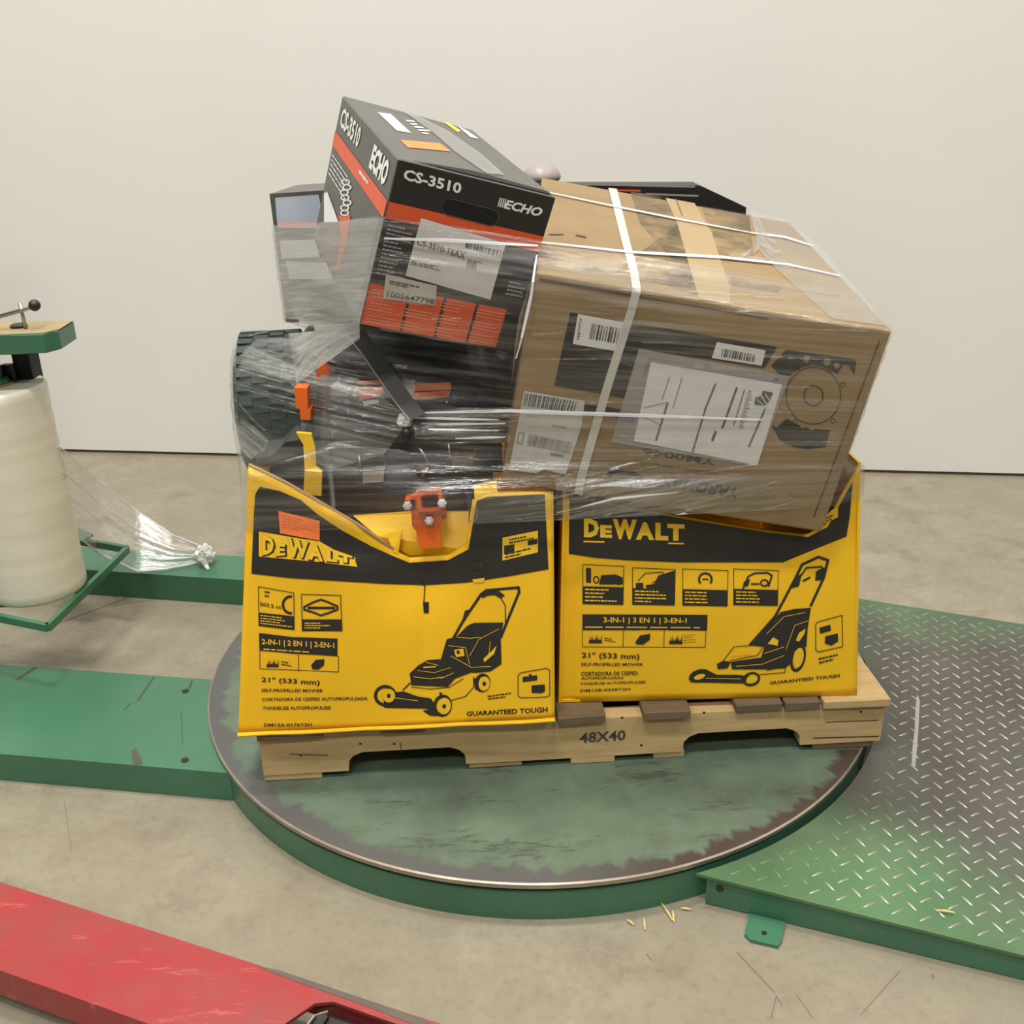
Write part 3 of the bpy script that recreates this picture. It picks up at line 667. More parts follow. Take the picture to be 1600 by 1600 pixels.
# print
d = Dec(LF, .0012)
d.poly([(406, 760), (437, 767), (470, 781), (496, 803), (535, 829), (580, 853), (613, 868), (640, 879), (700, 875), (732, 858), (745, 782), (762, 776), (851, 772), (857, 889), (795, 900), (730, 910), (665, 914), (600, 912), (535, 908), (454, 903), (393, 896), (397, 800), (399, 772)], 14)
d.build('printed_band', m_blk, boxL)
CR4 = lambda x, y: (360+x/3.077, 800+y/3.077)
ylo = Dec(LF, .002)
ylo.poly([CR4(138, 92), CR4(215, 105), CR4(330, 125), CR4(430, 140), CR4(500, 180), CR4(600, 215), CR4(602, 240), CR4(612, 262), CR4(400, 236), CR4(138, 212)], 14)
ylo.build('logo_plate', m_yel2, boxL)
d = Dec(LF, .0028); d3 = Dec(LF, .0034)
for ch, x0, x1, y0, y1, y2, y3 in (('D', 155, 215, 112, 118, 200, 208), ('E', 222, 270, 148, 155, 209, 213), ('W', 275, 380, 118, 145, 226, 214), ('A', 375, 452, 148, 166, 240, 228), ('L', 462, 520, 180, 195, 243, 236), ('T', 520, 592, 196, 212, 248, 241)):
    d.text(ch, [CR4(x0, y0), CR4(x1+4, y1), CR4(x1+4, y2+3), CR4(x0, y3+3)], bold=.10); d3.text(ch, [CR4(x0+1, y0-2), CR4(x1-5, y1-2), CR4(x1-5, y2-4), CR4(x0+1, y3-4)], bold=.045)
d.build('logo_lettering', m_blk, boxL, whole=True); d3.build('logo_face', m_yel2, boxL, whole=True)
d = Dec(LF, .0028); d.poly([CR4(232, -8), CR4(430, 40), CR4(430, 135), CR4(240, 100)], 14); d.build('orange_sticker', m_orgs, boxL)
d = Dec(LF, .0034); d.lines([CR4(250, 10), CR4(415, 50), CR4(415, 110), CR4(250, 75)], 5, 3, wd=.2); d.build('sticker_print', m_org, boxL)
# spec panel at the right end of the band
d = Dec(LF, .002); d.poly([CR4(1308, 122), CR4(1478, 88), CR4(1478, 192), CR4(1308, 232)], 14); d.build('spec_panel', m_yel2, boxL)
d = Dec(LF, .0028); d.poly([CR4(1315, 160), CR4(1365, 152), CR4(1365, 190), CR4(1315, 200)]); d.poly([CR4(1430, 135), CR4(1475, 126), CR4(1475, 150), CR4(1430, 158)])
d.lines([CR4(1340, 125), CR4(1470, 100), CR4(1470, 130), CR4(1340, 155)], 2, 4); d.lines([CR4(1320, 195), CR4(1470, 160), CR4(1470, 190), CR4(1320, 225)], 2, 5)
d.poly([(735, 877), (752, 876), (750, 888), (738, 890)]) ; d.build('spec_lettering', m_blk, boxL)
d = Dec(LF, .002); d.poly([(736, 880), (752, 878), (751, 885), (738, 887)]); d.poly([(738, 905), (757, 902), (756, 909), (740, 910)]); d.build('print_scrap', m_yel2, boxL)
T = lambda q: [CR4(*p) for p in q]
ic = Dec(LF, .0012); it = Dec(LF, .002)
ic.frame(T([(135, 358), (305, 388), (307, 565), (138, 545)]), 1.2); ic.poly(T([(138, 482), (307, 500), (307, 565), (138, 547)]))
ic.ring(*CR4(290, 445), 14, 15, 4, a0=1.4, a1=4.9); ic.lines(T([(165, 375), (190, 378), (190, 415), (165, 412)]), 2, 2); ic.text('203.2 cc', T([(142, 432), (245, 448), (245, 466), (142, 450)]), bold=.02)
it.lines(T([(145, 490), (300, 508), (300, 558), (145, 540)]), 4, 7, wd=.4)
ic.frame(T([(342, 395), (530, 400), (537, 570), (346, 570)]), 1.2); ic.poly(T([(346, 515), (535, 515), (537, 572), (346, 570)]))
dm = T([(355, 455), (400, 432), (435, 420), (470, 432), (515, 452), (515, 468), (470, 485), (435, 496), (400, 482), (355, 468)]); ic.frame(dm, 3.); ic.line(T([(375, 460), (500, 460)]), 4)
it.lines(T([(358, 528), (480, 528), (480, 562), (358, 562)]), 3, 8, wd=.45)
ic.poly(T([(138, 580), (300, 600), (515, 607), (515, 690), (300, 680), (140, 662)])); it.text('2-IN-1 | 2 EN 1 | 2-EN-1', T([(152, 608), (500, 626), (500, 660), (152, 642)]), bold=.02); it.lines(T([(160, 652), (460, 672), (460, 684), (160, 664)]), 1, 9)
ic.frame(T([(142, 664), (520, 692), (520, 768), (142, 752)]), 1.); ic.line(T([(328, 685), (328, 765)]), 1.)
def grass(dd, q, n=9):
    for i in range(n):
        s_ = (i+.5)/n; h_ = .45+.55*abs(math.sin(i*2.2)); A_ = bil(q, s_-.07, 0); B_ = bil(q, s_+.07, 0); C_ = bil(q, s_+.05*math.sin(i*5), h_); dd._add([A_, B_, C_], [(0, 1, 2)])
    dd.poly([bil(q, 0, .35), bil(q, 1, .35), bil(q, 1, 0), bil(q, 0, 0)])
grass(ic, T([(175, 705), (232, 705), (232, 745), (175, 745)])); ic.lines(T([(245, 712), (298, 722), (298, 748), (245, 738)]), 2, 4)
ic.poly(T([(388, 735), (410, 710), (452, 706), (450, 735), (425, 756), (395, 755)]))
ic.text('21" (533 mm)', T([(150, 792), (430, 806), (430, 838), (150, 822)]), bold=.02)
ic.text('SELF-PROPELLED MOWER', T([(150, 848), (445, 851), (445, 866), (150, 864)]), bold=.02)
ic.text('CORTADORA DE CESPED AUTOPROPULSADA', T([(152, 893), (660, 887), (660, 904), (152, 908)]), bold=.02)
ic.text('TONDEUSE AUTOPROPULSEE', T([(155, 934), (483, 932), (483, 948), (155, 950)]), bold=.02)
ic.text('DM12A-0176T2H', T([(162, 1015), (392, 1014), (392, 1030), (162, 1032)]), bold=.02)
ic.text('GUARANTEED TOUGH', T([(1135, 958), (1525, 936), (1525, 962), (1135, 980)]), bold=.03)
ic.frame(T([(1395, 772), (1520, 750), (1535, 760), (1535, 880), (1520, 888), (1395, 892), (1383, 880), (1383, 785)]), 1.3)
ic.poly(T([(1405, 792), (1435, 788), (1435, 778), (1448, 778), (1448, 786), (1475, 783), (1475, 808), (1405, 816)])); ic.poly(T([(1448, 832), (1512, 828), (1512, 862), (1495, 870), (1448, 868)]))
ic.lines(T([(1235, 880), (1362, 862), (1362, 890), (1240, 905)]), 2, 6)
ic.build('printed_icons', m_blk, boxL); it.build('icon_lettering', m_yel2, boxL)
def mower_left(face, parent):
    k = Dec(face, .0012); y = Dec(face, .002); z = Dec(face, .0026)
    k.line(T([(1020, 700), (1120, 520), (1205, 395), (1230, 376), (1385, 362), (1388, 384), (1300, 600)]), 4.2)
    k.poly(T([(1205, 400), (1225, 382), (1290, 378), (1320, 400), (1300, 415), (1270, 398), (1235, 402), (1210, 414)])); k.line(T([(1300, 410), (1322, 450), (1322, 540)]), 1.6); k.poly(T([(1128, 472), (1150, 468), (1130, 520), (1108, 545)]))
    k.poly(T([(1085, 600), (1140, 545), (1170, 532), (1312, 530), (1300, 600), (1303, 730), (1250, 765), (1180, 772), (1090, 765), (1010, 715), (1040, 610)]))
    k.poly(T([(862, 775), (905, 735), (950, 710), (1030, 705), (1110, 720), (1160, 770), (1080, 800), (1045, 840), (870, 832)]))
    k.poly(T([(735, 868), (835, 862), (900, 885), (965, 895), (985, 930), (970, 945), (740, 940)]))
    k.line(T([(865, 820), (830, 855)]), 2); k.line(T([(1168, 790), (1170, 840), (1130, 885), (1060, 905)]), 1.3); k.line(T([(870, 840), (960, 850), (1050, 842), (1120, 800)]), 1.2)
    for cx, cy, rx, ry in ((1212, 820, 38, 45), (1020, 930, 45, 54), (745, 882, 55, 52)):
        k.ring(*CR4(cx, cy), rx/3.077, ry/3.077, 5., a=.15); 
    for cx, cy, rx, ry in ((1220, 822, 27, 35), (1028, 930, 32, 40), (762, 880, 30, 33)): z.ell(*CR4(cx, cy), rx/3.077, ry/3.077, a=.15); 
    k.poly(T([(1170, 800), (1200, 790), (1195, 860), (1175, 850)])); k.poly(T([(925, 955), (975, 940), (1000, 980), (960, 978)])); k.line(T([(1020, 898), (1010, 870)]), 4)
    y.poly(T([(1075, 660), (1120, 655), (1125, 690), (1085, 695)])); y.poly(T([(1215, 705), (1262, 660), (1280, 640), (1268, 680), (1222, 720)])); y.line(T([(1090, 600), (1150, 605), (1205, 600)]), .8); y.line(T([(1150, 690), (1195, 610), (1290, 560)]), .8); y.line(T([(930, 745), (985, 742)]), 2); y.line(T([(1010, 800), (1075, 770)]), .8); y.line(T([(880, 790), (960, 800), (1030, 790)]), .9); y.line(T([(900, 760), (980, 770), (1060, 745)]), .7); y.line(T([(1050, 640), (1130, 650), (1150, 730)]), .8); y.line(T([(1240, 700), (1250, 620)]), .8); y.line(T([(1060, 690), (1160, 745), (1250, 740)]), .9); y.line(T([(780, 890), (900, 905)]), .9); y.line(T([(940, 720), (1000, 735)]), .8)
    k.build('mower_picture', m_blk, parent); y.build('picture_detail', m_yel2, parent); z.build('picture_wheel', m_yel2, parent)
    q = Dec(face, .0032)
    for cx, cy in ((1220, 822), (1028, 930), (762, 880)): q.ell(*CR4(cx, cy), 3, 3.5, n=10)
    q.ell(*CR4(1095, 670), 3, 3, n=6); q.build('picture_hub', m_blk, parent)
mower_left(LF, boxL)
d = Dec(LF, .0022); d.poly([(661, 940), (670, 940), (670, 957), (662, 957)]); d.line([(664, 915), (662, 945)], 1.6); d.line([(655, 905), (664, 915)], 2); d.build('torn_hole', m_blkp, boxL)

# ================================================================== RIGHT YELLOW BOX
a2 = hz(873, 1098, ZB0); b2 = hz(1339, 1086, ZB0); e2 = (b2-a2).normalized(); nR = V((-e2.y, e2.x, 0))
def dentR(u, v): return -.012*gauss(u, v, 1200, 830, 140, 45) + .005*gauss(u, v, 1060, 960, 150, 110) - .006*gauss(u, v, 885, 950, 14, 200) - .004*gauss(u, v, 1300, 880, 40, 60)
RF = Face(a2, nR, dentR)
boxR = thing('mower_box', 'yellow mower carton squashed under the tilted brown box', 'box', V(((a2.x+b2.x)/2, a2.y+.40, ZB0)))
topR = [(880, 768), (900, 778), (1000, 796), (1100, 813), (1200, 829), (1262, 836), (1290, 820), (1318, 768), (1345, 722)]
front_panel('front_panel', RF, topR, (873, 1098), (1339, 1086), m_yel, boxR)
D2 = V((.0, .80, 0)); tl2, tr2 = RF.at(880, 768), RF.at(1345, 722)
panel('side_panel', [a2, tl2, tl2+V((.0, .78, 0)), a2+D2], m_yel, boxR, e2*.005)
panel('side_panel', [b2, tr2, tr2+V((-.0, .78, -.03)), b2+D2], m_yel, boxR, -e2*.005)
panel('back_panel', [a2+D2, b2+D2, tr2+V((0, .78, -.03)), tl2+V((.0, .78, 0))], m_yel, boxR, V((0, -.005, 0)))
panel('bottom_panel', [a2+V((0, 0, .001)), b2+V((0, 0, .001)), b2+D2+V((0, 0, .001)), a2+D2+V((0, 0, .001))], m_yel, boxR, V((0, 0, .005)))
d = Dec(RF, .0012); C5 = lambda x, y: (860+x/2.963, 740+y/2.963); T5 = lambda q: [C5(*p) for p in q]
d.poly([(890, 776), (1000, 799), (1100, 816), (1200, 832), (1262, 839), (1293, 823), (1322, 770), (1332, 752), C5(1385, 200), C5(1370, 290), C5(1225, 348), C5(1075, 410), C5(600, 410), C5(350, 400), C5(200, 388), C5(85, 370)], 14)
d.build('printed_band', m_blk, boxR)
d = Dec(RF, .002)
for ch, x0, x1, y0, y1 in (('D', 155, 225, 205, 292), ('E', 230, 285, 235, 294), ('W', 288, 400, 208, 302), ('A', 395, 480, 222, 304), ('L', 485, 545, 225, 306), ('T', 540, 620, 230, 308)):
    d.text(ch, T5([(x0, y0), (x1, y0+3), (x1, y1+2), (x0, y1)]), bold=.06)
d.line(T5([(155, 312), (615, 322)]), 2.4); d.poly(T5([(1265, 230), (1330, 200), (1330, 150), (1300, 168), (1262, 205)])); d.build('logo_lettering', m_yel2, boxR)
d = Dec(RF, .0028); d.lines(T5([(1275, 200), (1325, 175), (1325, 205), (1275, 225)]), 2, 3); d.build('spec_lettering', m_blk, boxR)
ic = Dec(RF, .0012); it = Dec(RF, .002)
for i, (x0, x1, y0, y1) in enumerate(((150, 340, 425, 605), (380, 578, 440, 608), (612, 822, 445, 612), (848, 1055, 445, 610))):
    ic.frame(T5([(x0, y0-5), (x1, y0+3), (x1-4, y1), (x0, y1-4)]), 1.1); ym = y0+(y1-y0)*.5; ic.poly(T5([(x0, ym+5), (x1-2, ym+10), (x1-4, y1), (x0, y1-4)]))
    it.lines(T5([(x0+10, ym+12), (x1-30, ym+16), (x1-30, y1-6), (x0+10, y1-10)]), 4, 11+i, wd=.4)
ic.poly(T5([(165, 435), (188, 437), (188, 505), (165, 503)])); ic.poly(T5([(235, 470), (300, 465), (335, 480), (335, 512), (225, 512)])); ic.ring(*C5(212, 490), 5, 6, 2); ic.ring(*C5(315, 500), 5, 5, 2)
ic.poly(T5([(500, 470), (575, 448), (575, 545), (450, 545), (440, 515), (480, 510)])); ic.poly(T5([(395, 505), (430, 505), (430, 540), (395, 540)])); ic.line(T5([(405, 495), (440, 460), (520, 455), (530, 475), (470, 505)]), 1.3)
ic.ring(*C5(717, 488), 11.5, 11, 3.2, a0=2.4, a1=7.0); ic.line(T5([(705, 488), (730, 488)]), 2)
ic.line(T5([(890, 535), (915, 475), (945, 460), (1005, 458), (1025, 470), (1010, 520)]), 2.6); ic.poly(T5([(895, 500), (925, 485), (915, 520), (890, 525)])); ic.line(T5([(930, 510), (965, 510)]), 2.5); ic.ring(*C5(990, 505), 7, 6, 2.5)
ic.poly(T5([(148, 650), (727, 653), (725, 723), (148, 722)])); it.text('3-IN-1 | 3 EN 1 | 3-EN-1', T5([(245, 662), (630, 666), (630, 697), (245, 695)]), bold=.02); it.lines(T5([(160, 703), (710, 706), (710, 718), (160, 716)]), 1, 5, lo=.95)
ic.frame(T5([(148, 722), (720, 724), (716, 803), (148, 801)]), 1.); ic.line(T5([(338, 724), (336, 802)]), 1.); ic.line(T5([(527, 724), (525, 802)]), 1.)
grass(ic, T5([(178, 742), (238, 742), (238, 784), (178, 784)])); grass(ic, T5([(550, 742), (610, 742), (610, 788), (550, 788)])); ic.lines(T5([(250, 755), (305, 765), (305, 785), (250, 775)]), 2, 4); ic.lines(T5([(615, 745), (690, 740), (690, 785), (615, 790)]), 4, 9, wd=.2)
ic.poly(T5([(392, 780), (415, 748), (462, 740), (460, 768), (430, 790), (400, 790)]))
ic.text('21" (533 mm)', T5([(145, 826), (412, 832), (412, 866), (145, 858)]), bold=.02); ic.text('SELF-PROPELLED MOWER', T5([(142, 874), (428, 876), (428, 889), (142, 890)]), bold=.02)
ic.text('CORTADORA DE CESPED', T5([(142, 916), (405, 914), (405, 932), (142, 936)]), bold=.02); ic.text('AUTOPROPULSADA', T5([(142, 940), (340, 938), (340, 950), (142, 953)]), bold=.02); ic.text('TONDEUSE AUTOPROPULSEE', T5([(138, 966), (440, 958), (440, 970), (138, 978)]), bold=.02); ic.text('DM12B-0228T2H', T5([(138, 998), (370, 990), (370, 1002), (138, 1010)]), bold=.02)
ic.text('GUARANTEED TOUGH', T5([(1015, 962), (1338, 926), (1338, 942), (1015, 975)]), bold=.03)
ic.frame(T5([(1240, 685), (1350, 655), (1352, 800), (1240, 825), (1228, 815), (1228, 695)]), 1.3); ic.poly(T5([(1245, 712), (1295, 698), (1298, 726), (1248, 740)])); ic.poly(T5([(1272, 752), (1330, 738), (1332, 775), (1300, 795), (1270, 785)])); ic.lines(T5([(1240, 850), (1340, 828), (1340, 860), (1245, 885)]), 2, 6)
ic.build('printed_icons', m_blk, boxR); it.build('icon_lettering', m_yel2, boxR)
k = Dec(RF, .0012); y = Dec(RF, .002)
k.line(T5([(925, 790), (1040, 660), (1130, 490), (1165, 420), (1240, 385), (1285, 400), (1265, 480), (1205, 610)]), 4.); k.line(T5([(1125, 520), (1185, 435), (1255, 430), (1270, 460)]), 2.5); k.poly(T5([(1130, 480), (1165, 460), (1150, 520), (1115, 530)])); k.poly(T5([(1230, 450), (1275, 430), (1262, 490), (1225, 495)])); k.line(T5([(1170, 495), (1200, 480)]), 3)
k.poly(T5([(930, 795), (1020, 690), (1065, 640), (1130, 625), (1205, 620), (1190, 720), (1185, 800), (1120, 820), (1110, 880), (1085, 900), (1000, 905), (840, 905), (835, 870), (975, 850), (990, 800)]))
k.poly(T5([(770, 880), (800, 865), (835, 870), (820, 900), (775, 905)])); k.poly(T5([(640, 950), (660, 915), (720, 905), (770, 930), (860, 930), (920, 935), (900, 970), (650, 965)]))
k.ring(*C5(1145, 850), 12, 23, 4.5, a=.2); k.ring(*C5(930, 950), 14, 11, 3.5, a=-.3); k.ring(*C5(690, 935), 17, 10, 3.5, a=-.3); k.line(T5([(800, 865), (850, 800), (990, 790), (960, 840), (830, 865)]), 1.2); k.line(T5([(1000, 910), (1090, 890), (1085, 920), (960, 930)]), 1.2)
y.ell(*C5(1148, 850), 7.5, 16, a=.2); y.ell(*C5(932, 950), 9, 6, a=-.3); y.ell(*C5(690, 938), 9, 4, a=-.3); y.poly(T5([(1005, 785), (1030, 755), (1055, 770), (1050, 795)])); y.poly(T5([(1135, 770), (1150, 735), (1180, 715), (1175, 740), (1150, 775)])); y.line(T5([(840, 838), (930, 830)]), 2); y.line(T5([(1000, 740), (1080, 660), (1180, 640)]), .8); y.line(T5([(1090, 810), (1130, 700), (1190, 680)]), .8); y.line(T5([(860, 890), (980, 880), (1080, 840)]), .9); y.line(T5([(990, 830), (1080, 800)]), .9); y.line(T5([(720, 945), (880, 948)]), .9)
k.build('mower_picture', m_blk, boxR); y.build('picture_detail', m_yel2, boxR)

# ================================================================== BROWN BOX AND CHAINSAW BOX (poses from their corners)
def Rm(ax, ay, az): return Matrix.Rotation(az, 3, 'Z') @ Matrix.Rotation(ay, 3, 'Y') @ Matrix.Rotation(ax, 3, 'X')
def scaled(c, y0):      # keep the sight lines, put the front lower corner at depth y0
    k = y0/c[1]; return k
def boxpose(o, ang, dim, y0):
    k = y0/o[1]; R_ = Rm(*ang); O = CAM+(V(o)-CAM)*k; dim = [x*k for x in dim]
    ex, ey, ez = R_.col[0]*dim[0], R_.col[1]*dim[1], R_.col[2]*dim[2]
    return O, ex, ey, ez
BO, BX, BY, BZ = boxpose((-.018, 1.70, .676), (.10224, .18094, -.0304), (.585, .803, .381), 1.692)
brown = thing('carton', 'large brown cardboard carton tilted on top of the yellow boxes, print upside down', 'box', BO+BX*.5+BY*.5)
bm = bmesh.new(); vv = bm_box(bm, BO, BX, BY, BZ); vv[7].co -= BY*.05+BX*.02; bev(bm, .004, 2); bmo('carton_body', bm, m_card, brown)
BF = Face(BO, BX.cross(BZ)); BT = Face(BO+BZ, BX.cross(BY))
C2 = lambda x, y: (800+x/2.5806, 230+y/2.5806); T2 = lambda q: [C2(*p) for p in q]
C8 = lambda x, y: (880+x/4.2105, 480+y/4.2105); T8 = lambda q: [C8(*p) for p in q]
d = Dec(BF, .0006)
d.poly([(891, 488), (1214, 542), (1194, 576), (1115, 562), (1000, 545), (976, 622), (866, 602)]); d.poly(T8([(135, 635), (470, 685), (460, 748), (130, 685)]))
d.poly([(1205, 571), (1228, 546), (1338, 562), (1335, 585), (1326, 572), (1318, 570), (1308, 584), (1296, 577), (1283, 572), (1268, 570), (1252, 574), (1238, 583), (1226, 596), (1222, 590)])
d.poly([(1205, 664), (1214, 668), (1229, 653), (1238, 659), (1252, 666), (1270, 670), (1297, 672), (1290, 698), (1262, 702), (1240, 698), (1219, 688)])
d.ring(1271, 618, 43, 45, 1.2, a=.2, n=40); d.ring(1271, 618, 16, 16.5, 1.8, n=24); d.ring(1271, 618, 43, 45, 1., n=40)
for q in (-.35, .9, 2.2, 3.6, 4.2, 5.3): d.ring(1271+49*math.cos(q), 618+50*math.sin(q), 4, 4.5, 1.2, n=10)
d.text('YARDMAX', [(1151, 780), (1028, 758), (1032, 742), (1155, 762)], shear=.15, bold=.03); d.text('YM0046', [(1117, 728), (1003, 710), (1005, 700), (1120, 716)], bold=.02)
d.poly(T8([(275, 1110), (300, 1065), (470, 1080), (575, 1145), (520, 1160), (440, 1140), (500, 1125), (420, 1095), (330, 1095), (310, 1120)])); d.line(T8([(265, 1125), (430, 1150), (560, 1160)]), 1.5)
d.build('printed_panel', m_blk, brown)
d = Dec(BF, .0006); d.lines([(1122, 744), (985, 722), (986, 716), (1123, 736)], 1, 6, lo=.95); d.text('o', [(1289, 580), (1302, 582), (1301, 572), (1288, 570)], bold=.02); d.build('small_print', M('brown_ink', (110, 92, 62), .7), brown)
d = Dec(BF, .0011); d.ell(1292, 566, 6, 4.5); d.ell(1307, 571, 5, 5); d.poly(T2([(1180, 840), (1205, 842), (1190, 870), (1175, 862)])); d.ell(1268, 668, 4, 4); d.ell(1254, 664, 4, 4); d.build('print_gap', m_card, brown)
d = Dec(BF, .0007); d.line([(1374, 532), (1272, 806)], 2.2); d.line([(845, 437), (905, 447), (985, 461)], 4); d.line([(985, 461), (1200, 498)], 1.6); d.build('crease', M('crease_brown', (78, 62, 40), .8), brown)
# labels
d = Dec(BF, .0012); d.poly([(903, 490), (974, 503), (966, 549), (895, 537)]); d.poly([(1120, 534), (1196, 547), (1190, 571), (1112, 559)]); d.build('barcode_label', m_pap, brown, 'white barcode label')
d = Dec(BF, .0012); d.poly([(819, 610), (914, 626), (908, 668), (884, 741), (868, 738), (850, 733), (838, 739), (795, 734)]); d.build('shipping_label', m_pap2, brown, 'torn white shipping label')
d = Dec(BF, .0018); d.bars(T8([(190, 105), (370, 138), (350, 235), (172, 205)]), 16, 2); d.bars(T8([(1050, 272), (1262, 310), (1252, 358), (1038, 322)]), 22, 3)
d.bars(T2([(55, 990), (265, 1025), (250, 1068), (45, 1040)]), 30, 4); d.lines(T8([(108, 70), (130, 75), (108, 220), (88, 215)]), 8, 5, wd=.5)
d.build('barcode', m_ink, brown)
d = Dec(BF, .0018); d.bars(T2([(70, 1155), (245, 1190), (232, 1235), (60, 1200)]), 40, 8); d.frame(T2([(28, 1148), (48, 1152), (40, 1195), (20, 1190)]), 1.5); d.lines(T2([(165, 1115), (255, 1130), (252, 1145), (162, 1130)]), 1, 3); d.lines(T2([(160, 1225), (240, 1240), (235, 1262), (150, 1248)]), 1, 4); d.build('label_print', m_ink2, brown)
d = Dec(BF, .0022); d.poly([(998, 544), (1233, 587), (1182, 728), (955, 690)]); po = d.build('document_pouch', m_pouch, brown, 'clear plastic document pouch with packing slip')
d = Dec(BF, .0024); 
d.poly(T8([(560, 325), (860, 375), (855, 392), (575, 345), (530, 470), (515, 465)])); d.poly(T8([(925, 365), (970, 372), (965, 405), (920, 398)])); d.poly(T8([(1385, 455), (1420, 460), (1412, 490), (1375, 485)])); d.poly(T8([(375, 690), (470, 700), (465, 760), (360, 750)])); d.build('pouch_border', m_pblue, po)
d = Dec(BF, .0028); d.poly([(1017, 565), (1222, 600), (1183, 726), (990, 688)]); d.build('packing_slip', m_pap, po)
d = Dec(BF, .0034); d.line(T8([(1000, 500), (935, 660), (850, 945)]), 2.6); d.line(T8([(1140, 525), (1045, 790)]), 3.2); d.line(T8([(1190, 540), (1120, 770)]), 1.6); d.line(T8([(685, 625), (610, 870)]), 2.8); d.line(T8([(1325, 665), (1220, 910)]), 2.6); d.line(T8([(1000, 815), (980, 870)]), 4)
d.lines(T8([(1215, 540), (1255, 546), (1190, 800), (1150, 795)]), 22, 9, wd=.35); d.line(T8([(700, 450), (650, 600)]), 1.); d.line(T8([(780, 460), (720, 660)]), 1.); d.line(T8([(520, 660), (690, 620)]), .8); d.line(T8([(500, 700), (640, 770)]), .8)
d.poly(T8([(1310, 545), (1378, 556), (1362, 600), (1330, 640), (1295, 640), (1255, 635), (1262, 590), (1300, 580)])); d.build('slip_print', M('slip_ink', (92, 92, 96), .6), po)
d = Dec(BF, .004); d.line(T8([(1290, 560), (1340, 640)]), 1.6); d.line(T8([(1270, 600), (1310, 635)]), 1.2); d.line(T8([(1325, 560), (1355, 610)]), 1.2); d.build('slip_logo_stripe', m_pap, po)
# tape, grime, strapping
d = Dec(BT, .0011); d.poly([(1040, 310), (1085, 318), (1112, 365), (1140, 450), (1141, 475), (1092, 468), (1078, 420), (1058, 350)]); d.build('tape', m_tape, brown, 'clean tan tape strip')
d = Dec(BT, .0016); d.line([(1056, 312), (1066, 338)], 1.6); d.line([(900, 368), (915, 371)], 2.5); d.line([(858, 367), (880, 367)], 1.5); d.build('scratch', M('scratch_brown', (96, 76, 48), .7), brown)
d = Dec(BT, .0006)
d.poly([(985, 300), (1045, 308), (1060, 352), (1075, 410), (1050, 405), (1000, 350)]); d.poly([(1000, 395), (1060, 350), (1092, 462), (1050, 450), (960, 425)]); d.poly([(1095, 322), (1170, 335), (1178, 400), (1125, 415), (1112, 360)]); d.poly([(895, 415), (1085, 430), (1090, 446), (1080, 450), (1000, 440), (900, 424)]); d.poly([(1140, 432), (1230, 445), (1215, 458), (1145, 450)]); d.build('grime', m_grime, brown)
def band(name, pts_face, wd, mat, parent, off=.0025):
    vs = []; fs = []
    for i, (f_, u, v, du, dv) in enumerate(pts_face): vs += [f_.at(u-du*wd/2, v-dv*wd/2, off), f_.at(u+du*wd/2, v+dv*wd/2, off), f_.at(u+du*wd/2, v+dv*wd/2, off-.0014), f_.at(u-du*wd/2, v-dv*wd/2, off-.0014)]
    for i in range(len(pts_face)-1):
        a, b = 4*i, 4*i+4; fs += [(a, a+1, b+1, b), (a+1, a+2, b+2, b+1), (a+2, a+3, b+3, b+2), (a+3, a, b, b+3)]
    fs += [(0, 3, 2, 1), (4*(len(pts_face)-1)+0, 4*(len(pts_face)-1)+1, 4*(len(pts_face)-1)+2, 4*(len(pts_face)-1)+3)]
    return obj(name, vs, fs, mat, parent)
band('strapping_band', [(BT, 957, 296, 1, .1), (BT, 968, 340, 1, .1), (BT, 979, 385, 1, .1), (BT, 990, 425, 1, .1), (BT, 994, 452, 1, .1), (BF, 994, 456, 1, .2), (BF, 988, 480, 1, .2), (BF, 950, 600, 1, .2), (BF, 908, 745, 1, .2), (BF, 904, 772, 1, .2)], 13, m_strap, brown)['label'] = 'white plastic strapping band'

EO, EX, EY, EZ = boxpose((-.242, 1.66, .97), (.17912, .26834, .34111), (.268, .507, .273), 1.672)
echo = thing('chainsaw_box', 'black and orange chainsaw carton leaning on top of the load', 'box', EO+EX*.5+EY*.5)
bm = bmesh.new(); bm_box(bm, EO, EX, EY, EZ); bev(bm, .0025, 1); bmo('carton_body', bm, m_egr, echo)
EF = Face(EO, EX.cross(EZ)); EL = Face(EO, EY.cross(EZ)); ET = Face(EO+EZ, EX.cross(EY))
ef = lambda s_, t_: proj(EO+EX*s_+EZ*t_)
et = lambda s_, t_: proj(EO+EZ+EX*s_+EY*t_)
el = lambda s_, t_: proj(EO+EY*s_+EZ*t_)      # s: depth from the front, t: height
C1 = lambda x, y: (480+x/4, 130+y/4); T1 = lambda q: [C1(*p) for p in q]
d = Dec(EF, .0006); d.poly([ef(.005, .005), ef(.995, .005), ef(.995, .995), ef(.005, .995)]); d.build('front_print', m_ebk, echo, 'black printed front')
d = Dec(EF, .0011); d.poly([ef(.006, .76), ef(.994, .76), ef(.994, .665), ef(.006, .665)])
p = [ef(.006, .275), ef(.90, .275), ef(.90, .02), ef(.006, .02)]; d.poly(p); d.build('orange_print', m_org, echo)
d = Dec(EF, .0016)
for s_ in (.262, .485, .70): d.line([ef(s_, .275), ef(s_, .02)], 4.5)
d.build('panel_divider', m_ebk, echo)
d = Dec(EF, .0016); d.text('CS-3510', [(632, 263), (722, 286), (719, 303), (629, 280)], bold=.03); d.text('ECHO', [(790, 311), (849, 325), (844, 339), (786, 325)], shear=.2, bold=.035)
for i in range(4): d.line([(781+i*3, 309+i*.7), (778+i*3, 322+i*.7)], 1.6)
d.build('brand_lettering', m_wht, echo)
d = Dec(EF, .0017)
